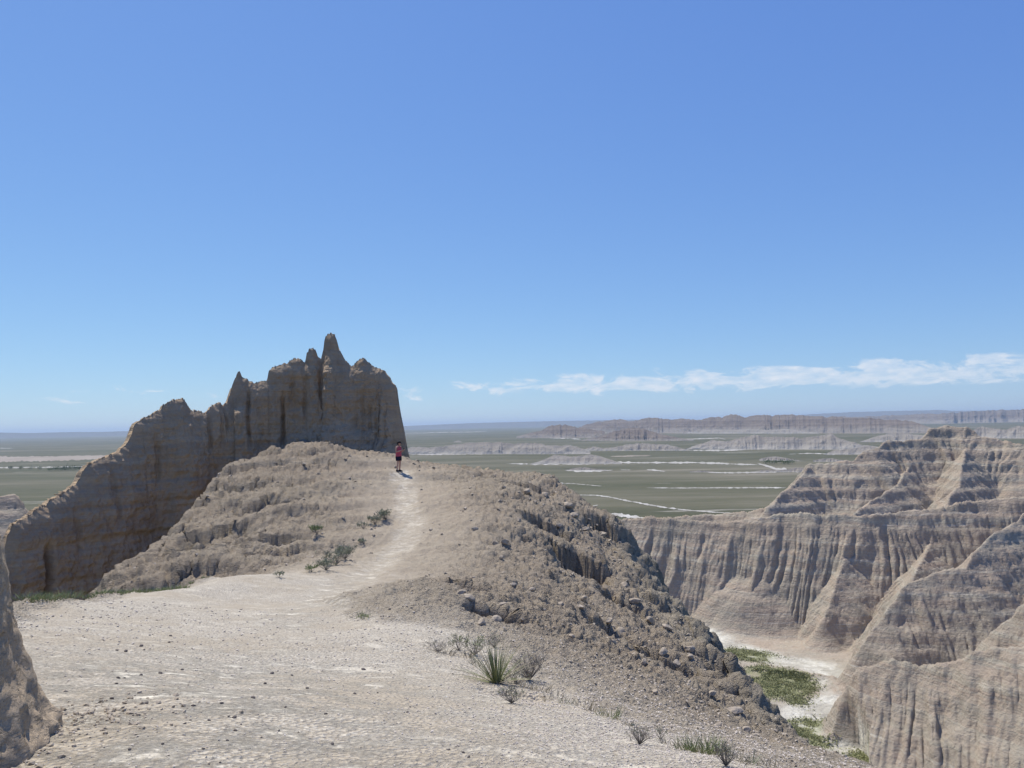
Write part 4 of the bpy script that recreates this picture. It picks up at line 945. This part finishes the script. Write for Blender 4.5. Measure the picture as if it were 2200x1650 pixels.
def shrub(px, py, hpx, wpx, label, leafm='sage', leaves=300, twigs=30, group='shrubs on the ridge', r=None):
    o, rr_ = place_plant('shrub', px, py, label, 'shrub', group, r); k = rr_ / F_PX
    tw, lv = bush(hpx * k, wpx * k, int(px * 5 + py), twigs, leaves, max(0.008, 1.7 * k))
    obj('twigs', mesh_np('twigs', *tw, M['twig']), o)['kind'] = 'stuff'
    if lv and leaves: obj('foliage', mesh_np('foliage', *lv, M[leafm], False), o)['kind'] = 'stuff'
# yucca
yo, yr = place_plant('yucca', 1068, 1468, 'spiky green yucca standing on the gravel edge', 'yucca')
lv_meshes = []
for q in range(6):
    L = 0.36 * (0.75 + 0.1 * q); v_ = []; f_ = []
    for k in range(5):
        t = k / 4; w = 0.0048 * (1 - t ** 1.6) + 0.0005; z = L * t; x = 0.10 * L * t * t * (0.6 + 0.25 * q)
        v_ += [(x, -w, z), (x - 0.003, 0, z - 0.0005), (x, w, z)]
    for k in range(4): f_ += [(3 * k, 3 * k + 1, 3 * k + 4, 3 * k + 3), (3 * k + 1, 3 * k + 2, 3 * k + 5, 3 * k + 4)]
    lv_meshes.append(mesh_np('leaf', np.array(v_), np.array(f_), M['yucca'] if q < 5 else M['drygrass']))
for i in range(110):
    o = obj('leaf', lv_meshes[i % 6], yo); a = random.uniform(0, 6.283); tl = abs(random.gauss(0.0, 0.62)) if i % 6 < 5 else random.uniform(.7, 1.3)
    o.rotation_euler = Matrix.Rotation(a, 4, 'Z').to_3x3().__matmul__(Matrix.Rotation(min(tl, 1.35), 3, 'Y')).to_euler()
    o.location = (0.03 * math.cos(a), 0.03 * math.sin(a), 0.0)
shrub(1138, 1462, 62, 70, 'bare grey twiggy shrub just right of the yucca', leaves=60, twigs=46)
shrub(1112, 1470, 30, 60, 'low grey shrub at the right foot of the yucca', leaves=120, twigs=26)
shrub(1100, 1512, 40, 50, 'small dark shrub in the hollow below the yucca', leaves=160, twigs=30)
shrub(1018, 1408, 42, 60, 'leafy green forb just left of the yucca', 'grass', 260, 22)
shrub(985, 1398, 34, 60, 'yellow green forb two steps left of the yucca', 'yucca', 160, 18)
shrub(940, 1402, 26, 60, 'dry grey stalks at the left end of the plant row', leaves=40, twigs=34)
shrub(1060, 1392, 30, 50, 'dry twiggy shrub behind the yucca', leaves=70, twigs=24)
for k, (px, py, h, mt) in enumerate([(1085, 1462, 46, 'drygrass'), (1050, 1460, 40, 'sage'), (1100, 1450, 40, 'sage'), (1128, 1480, 30, 'drygrass'), (1000, 1412, 22, 'drygrass'), (960, 1406, 20, 'drygrass'), (1030, 1430, 24, 'drygrass'), (1160, 1485, 26, 'drygrass'), (1215, 1512, 20, 'sage'), (1275, 1530, 22, 'drygrass'), (1350, 1560, 18, 'drygrass'), (1440, 1600, 24, 'drygrass'), (1580, 1636, 30, 'drygrass')]):
    grass_tuft(px, py, h, 'thin ' + ('dry' if mt == 'drygrass' else 'grey green') + ' grass ' + ('close around the foot of the yucca' if 1040 < px < 1140 else 'in the plant row left of the yucca' if px < 1040 else 'on the slope between the yucca and the bottom grass clump' if px < 1460 else 'right of the bottom grass clump'), mt, n=34, spread=0.8, lean=0.7, group='thin grass around the yucca and down the slope', dry=0.3)
grass_tuft(1310, 1540, 34, 'green grass tuft alone on the slope right of the yucca', n=70, spread=0.7)
grass_tuft(1248, 1520, 22, 'dry grass patch between the yucca and the lone tuft', 'drygrass', n=60, spread=1.6, dry=0)
grass_tuft(1190, 1502, 24, 'thin dry grass right below the yucca', 'drygrass', n=50, spread=1.2, dry=0)
for px, py, h, lb in [(1475, 1612, 40, 'green grass tuft at the left of the bottom clump'), (1505, 1618, 52, 'tall green grass tuft in the middle of the bottom clump'), (1535, 1620, 46, 'green grass tuft at the right of the bottom clump')]:
    grass_tuft(px, py, h, lb, n=70, spread=0.55)
shrub(1375, 1600, 44, 50, 'bare grey shrub left of the bottom grass clump', leaves=30, twigs=40)
shrub(1420, 1590, 30, 30, 'thin grey stalks beside the bottom grass clump', leaves=20, twigs=18)
shrub(1560, 1648, 50, 40, 'grey shrub at the bottom edge right of the grass clump', leaves=60, twigs=36)
grass_tuft(1612, 1640, 34, 'thin pale grass at the bottom right edge of the slope', 'sage', n=30)
grass_tuft(1660, 1648, 40, 'wispy dry stalks lowest on the right slope', 'drygrass', n=14, dry=0)
for k, (px, py, h, w) in enumerate([(700, 1226, 26, 46), (722, 1215, 36, 46), (740, 1205, 28, 34)]):
    shrub(px, py, h, w, ['left sage bush of the clump at the foot of the mound', 'middle and tallest sage bush at the foot of the mound', 'right sage bush of the clump at the foot of the mound'][k], leaves=420, twigs=26)
shrub(736, 1190, 20, 36, 'grey dead bush above the sage clump', leaves=60, twigs=40)
shrub(830, 1122, 22, 30, 'sage bush right beside the footpath', leaves=360, twigs=26)
shrub(806, 1128, 20, 34, 'sage bush second from the footpath', leaves=260, twigs=24)
shrub(782, 1136, 14, 30, 'low dry bush farthest from the footpath in its row', leaves=100, twigs=24)
shrub(684, 1150, 20, 26, 'small round green bush alone on the mound face', 'grass', 360, 20)
shrub(782, 1172, 10, 20, 'tiny bush between the footpath and the sage clump', leaves=120, twigs=14)
shrub(600, 1242, 12, 24, 'tiny bush at the crest of the gravel shelf', leaves=120, twigs=14)
shrub(780, 1331, 10, 34, 'tiny green plant at the left foot of the hump', 'grass', 120, 14)
shrub(670, 1228, 14, 34, 'low green plant left of the sage clump', 'grass', 200, 14)
# grass fringe along the crest of the gravel shelf, at the head of the gully
fr_r = lambda px: np.interp(px, [40, 100, 250, 400, 600], [14.0, 15.0, 18.2, 20.8, 23.6])
for k, px in enumerate(list(range(58, 160, 9)) + list(range(196, 400, 10)) + [420, 445]):
    hp = 19 if px < 160 else 11 if px < 400 else 8
    side_ = 'at the left end of' if px < 160 else 'along the middle of'
    grass_tuft(px + random.uniform(-3, 3), 1290, hp, 'green grass tuft ' + side_ + ' the gravel shelf crest', n=30, spread=1.1, lean=0.7, group='grass fringe at the left end of the shelf crest' if px < 160 else 'grass fringe along the middle of the shelf crest', dry=0.25, r=float(fr_r(px)))

# grass on the canyon floor
def floor_grass(polys):
    V_ = []; F_ = []; k = 0
    for poly, n in polys:
        w = G(np.array([p[0] for p in poly], float), np.array([p[1] for p in poly], float), FLOOR + 0.3)[:, :2]
        lo, hi = w.min(0), w.max(0); m = 0
        while m < n:
            q = lo + (hi - lo) * rng.random((n, 2)); ok = in_poly(q[:, 0], q[:, 1], w) & (fbm(q[:, 0] * 0.3, q[:, 1] * 0.3, 1.0, 4, 0.65) > -0.3)
            q = q + rng.normal(size=q.shape) * 0.9; ok &= rng.random(n) < sstep(-0.25, 0.35, fbm(q[:, 0] * 0.22, q[:, 1] * 0.22, 9.0, 3))
            for x, y in q[ok][:n - m]:
                z = canyon_z(x, y) - 0.05
                if z > FLOOR + 1.2: m += 1; continue
                h = rng.uniform(0.08, 0.30); a = rng.uniform(0, 6.28); wd = rng.uniform(0.06, 0.16)
                lx, ly = rng.normal(size=2) * 0.2; c, s = math.cos(a) * wd, math.sin(a) * wd
                V_ += [(x - c, y - s, z), (x + c, y + s, z), (x + lx, y + ly, z + h)]; F_.append((k, k + 1, k + 2)); k += 3; m += 1
    return tag(obj('wash_grass', mesh_np('wash_grass', np.array(V_), np.array(F_), M['wash_grass'], False)), 'patches of green grass on the white canyon floor', kind='stuff')
floor_grass(GRASS_PX)
# far trees: small crowns out on the plain
def far_tree(px, py, hpx, label, group):
    b = G(float(px), float(py), PLAIN_Z); k = math.hypot(b[0], b[1]) / F_PX; h = hpx * k
    o = empty('tree', tuple(b)); tag(o, label, 'tree', group); r = np.random.default_rng(int(px * 11 + py))
    n = 150; c = r.normal(size=(n, 3)) * np.array([0.36, 0.36, 0.20]) * h + np.array([0, 0, 0.62 * h])
    d = r.normal(size=(n, 2, 3)) * 0.10 * h
    v = np.stack([c, c + d[:, 0], c + d[:, 1]], 1).reshape(-1, 3); v[:, 2] = np.maximum(v[:, 2], 0.06 * h)
    obj('crown', mesh_np('crown', v, np.arange(3 * n).reshape(-1, 3), M['tree_green'], False), o)
    s = 0.05 * h; tv = [(s, 0, -0.3), (-s / 2, s, -0.3), (-s / 2, -s, -0.3), (0, 0, 0.7 * h)]
    obj('trunk', mesh_np('trunk', np.array(tv), np.array([(0, 1, 3), (1, 2, 3), (2, 0, 3)]), M['twig']), o)
for px in (1646, 1653, 1661, 1668, 1677, 1685, 1694, 1702): far_tree(px, 996 + (px % 3), 7 + px % 4, 'small bright green tree in the clump beside the white pan', 'trees beside the white pan')
for px in (108, 118, 127, 136, 143, 152, 161, 170): far_tree(px, 1013 - (px % 3), 7 + px % 3, 'small green tree in the row left of the rock fin', 'trees left of the rock fin')
for px in (22, 45, 66, 85): far_tree(px, 1009, 6, 'tiny dark tree on the white wash at far left', 'trees at far left')

# ------------------------------------------------------------------ person
def person(base, rz, height=1.66):
    root = empty('person', tuple(base), rz)
    tag(root, 'person in coral tank top and dark shorts looking down at a phone', 'person')
    vs = []; es = []; rad = []
    def v(x, y, z, a, b=None): vs.append((x, y, z)); rad.append((a, b or a)); return len(vs) - 1
    def e(*ids):
        for a, b in zip(ids[:-1], ids[1:]): es.append((a, b))
    pel = v(0, 0, .90, .125, .15); sp1 = v(.005, 0, 1.04, .11, .135); ch = v(0, 0, 1.22, .115, .15); nb = v(.0, 0, 1.375, .075, .085)
    nk = v(.025, 0, 1.44, .047); hd = v(.055, 0, 1.51, .072, .068); ht = v(.062, 0, 1.58, .086, .078); tp = v(.052, 0, 1.64, .058)
    e(pel, sp1, ch, nb, nk, hd, ht, tp)
    nose = v(.155, 0, 1.515, .012); e(hd, nose)
    for s in (-1, 1):
        ear = v(.045, s * .083, 1.535, .014); e(hd, ear)
        hp = v(-.005, s * .085, .86, .092); th = v(.01, s * .095, .66, .078); kn = v(.02, s * .10, .47, .055); cf = v(-.01, s * .105, .33, .054); an = v(-.03, s * .11, .09, .036); hl = v(-.05, s * .112, .04, .034); toe = v(.11, s * .13, .03, .03)
        e(pel, hp, th, kn, cf, an, toe); e(an, hl)
        sh = v(0, s * .165, 1.345, .056); ua = v(-.02, s * .20, 1.22, .045); el_ = v(-.005 if s < 0 else .03, s * .215, 1.09, .037)
        fa = v(.13, s * .17, 1.125, .036); wr = v(.25, s * .10, 1.165, .026); pm = v(.30, s * .075, 1.19, .028)
        e(nb, sh, ua, el_, fa, wr, pm)
        for f in range(4):
            L = (.8, 1.0, .95, .75)[f]; o1 = v(.325, s * (.085 - .016 * f), 1.20 + .012 * (f - 1.5), .0095); o2 = v(.325 + .032 * L, s * (.075 - .016 * f), 1.222 + .012 * (f - 1.5), .0085); o3 = v(.325 + .045 * L, s * (.050 - .014 * f), 1.238 + .010 * (f - 1.5), .0075)
            e(pm, o1, o2, o3)
        t1 = v(.295, s * .045, 1.215, .011); t2 = v(.315, s * .032, 1.24, .009); e(pm, t1, t2)
    me = bpy.data.meshes.new('body'); me.from_pydata(vs, es, []); me.update()
    b = obj('body', me, root)
    sk = b.modifiers.new('skin', 'SKIN'); sk.use_smooth_shade = True
    for i, d in enumerate(me.skin_vertices[0].data if me.skin_vertices else []): pass
    if not me.skin_vertices:
        bpy.context.view_layer.objects.active = b
        with bpy.context.temp_override(object=b, active_object=b): bpy.ops.mesh.customdata_skin_add()
    for i, d in enumerate(me.skin_vertices[0].data): d.radius = rad[i]; d.use_root = (i == pel)
    b.modifiers.new('sub', 'SUBSURF').levels = 2; b.modifiers['sub'].render_levels = 2
    me.materials.append(M['skin'])
    def loft(name, rings, mat, parent, n=28, caps=False, thick=0.0):
        V_ = []
        for (cx, cy, z, a, bb) in rings:
            for k in range(n): t = 2 * math.pi * k / n; V_.append((cx + a * math.cos(t), cy + bb * math.sin(t), z + 0.004 * math.sin(5 * t + z * 20)))
        F_ = [(i * n + k, i * n + (k + 1) % n, (i + 1) * n + (k + 1) % n, (i + 1) * n + k) for i in range(len(rings) - 1) for k in range(n)]
        m_ = bpy.data.meshes.new(name); fs = list(F_)
        if caps: fs.append(tuple(range(n))[::-1]); fs.append(tuple((len(rings) - 1) * n + k for k in range(n)))
        m_.from_pydata(V_, [], fs); m_.materials.append(mat)
        for p_ in m_.polygons: p_.use_smooth = True
        m_.update(); return obj(name, m_, parent)
    loft('shirt', [(-.005, 0, .845, .155, .185), (0, 0, .90, .152, .182), (.0, 0, 1.0, .142, .168), (.005, 0, 1.10, .14, .168), (.01, 0, 1.20, .146, .176), (.005, 0, 1.28, .138, .175), (0, 0, 1.345, .112, .165), (0, 0, 1.385, .088, .125), (.005, 0, 1.405, .074, .09)], M['shirt'], root)
    sh = loft('shorts', [(-.003, 0, .93, .145, .175), (-.005, 0, .84, .150, .183), (-.004, 0, .76, .14, .188), (0, 0, .70, .11, .15)], M['shorts'], root)
    for s in (-1, 1): loft('shorts_leg', [(-.003, s * .087, .82, .125, .105), (0, s * .09, .72, .118, .100), (.008, s * .095, .60, .106, .096)], M['shorts'], sh)
    loft('hair', [(.02, 0, 1.46, .055, .06), (.005, 0, 1.51, .075, .088), (.015, 0, 1.57, .092, .096), (.04, 0, 1.61, .095, .09)], M['hair'], root)
    cp = loft('cap', [(.052, 0, 1.575, .122, .104), (.05, 0, 1.61, .116, .10), (.046, 0, 1.65, .095, .085), (.04, 0, 1.68, .055, .05), (.038, 0, 1.688, .008, .008)], M['black'], root, caps=True)
    br = [(0.12, -.085, 1.582), (0.19, -.075, 1.570), (0.235, -.04, 1.560), (0.245, 0, 1.558), (0.235, .04, 1.560), (0.19, .075, 1.570), (0.12, .085, 1.582)]
    m_ = bpy.data.meshes.new('brim'); m_.from_pydata(br + [(x, y, z + .012) for x, y, z in br], [], [tuple(range(7))[::-1], tuple(range(7, 14))] + [(i, i + 1, i + 8, i + 7) for i in range(6)] + [(6, 0, 7, 13)]); m_.materials.append(M['black']); m_.update(); obj('brim', m_, cp)
    for s in (-1, 1):
        so = loft('shoe', [(.035, s * .12, .0, .135, .046), (.035, s * .12, .03, .138, .05), (.02, s * .12, .06, .115, .047), (-.02, s * .115, .09, .065, .044), (-.03, s * .112, .115, .05, .042)], M['black'], root, caps=True)
        loft('sole', [(.035, s * .12, -.012, .137, .047), (.035, s * .12, .012, .141, .052)], M['sole'], so, caps=True)
    sc = height / 1.69; root.scale = (sc, sc, sc)
    return root
pb = near_px(857, 1014)
pr = person((pb[0], pb[1], pb[2] + 0.0), R(-30))
# phone held in the hands: a thing of its own
ph_v, ph_f = [], []
for z in (-.004, .004):
    for k in range(16):
        t = 2 * math.pi * k / 16; c, s = math.cos(t), math.sin(t)
        ph_v.append((z, .037 * math.copysign(abs(c) ** 0.35, c), .076 * math.copysign(abs(s) ** 0.35, s)))
ph_f = [tuple(range(16)), tuple(range(16, 32))[::-1]] + [(k, 16 + k, 16 + (k + 1) % 16, (k + 1) % 16) for k in range(16)]
pm_ = bpy.data.meshes.new('phone'); pm_.from_pydata(ph_v, [], ph_f); pm_.materials.append(M['phone']); pm_.update()
pho = obj('phone', pm_); tag(pho, 'dark phone held in the hands of the person', 'phone')
_w = Matrix.Translation(pr.location) @ Matrix.Rotation(R(-30), 4, 'Z') @ Matrix.Diagonal((1.66 / 1.69,) * 3 + (1,)) @ Matrix.Translation((.345, 0, 1.235)) @ Matrix.Rotation(R(38), 4, 'Y')
pho.matrix_world = _w

# ------------------------------------------------------------------ haze
def haze():
    h = 34500.0; z0, z1 = -64.5, 120.0
    v = [(-h, -h, z0), (h, -h, z0), (h, h, z0), (-h, h, z0), (-h, -h, z1), (h, -h, z1), (h, h, z1), (-h, h, z1)]
    me = bpy.data.meshes.new('haze'); me.from_pydata(v, [], [(3, 2, 1, 0), (4, 5, 6, 7), (0, 1, 5, 4), (1, 2, 6, 5), (2, 3, 7, 6), (3, 0, 4, 7)]); me.update()
    m = bpy.data.materials.new('haze_air'); m.use_nodes = True; m.node_tree.nodes.clear()
    o_ = m.node_tree.nodes.new('ShaderNodeOutputMaterial'); pv = m.node_tree.nodes.new('ShaderNodeVolumePrincipled')
    pv.inputs['Color'].default_value = (0.66, 0.82, 1.0, 1); pv.inputs['Density'].default_value = 6.5e-5; pv.inputs['Anisotropy'].default_value = 0.2
    m.node_tree.links.new(pv.outputs[0], o_.inputs['Volume']); me.materials.append(m)
    return tag(obj('haze', me), 'thin blue haze over the whole plain', kind='stuff')
haze()
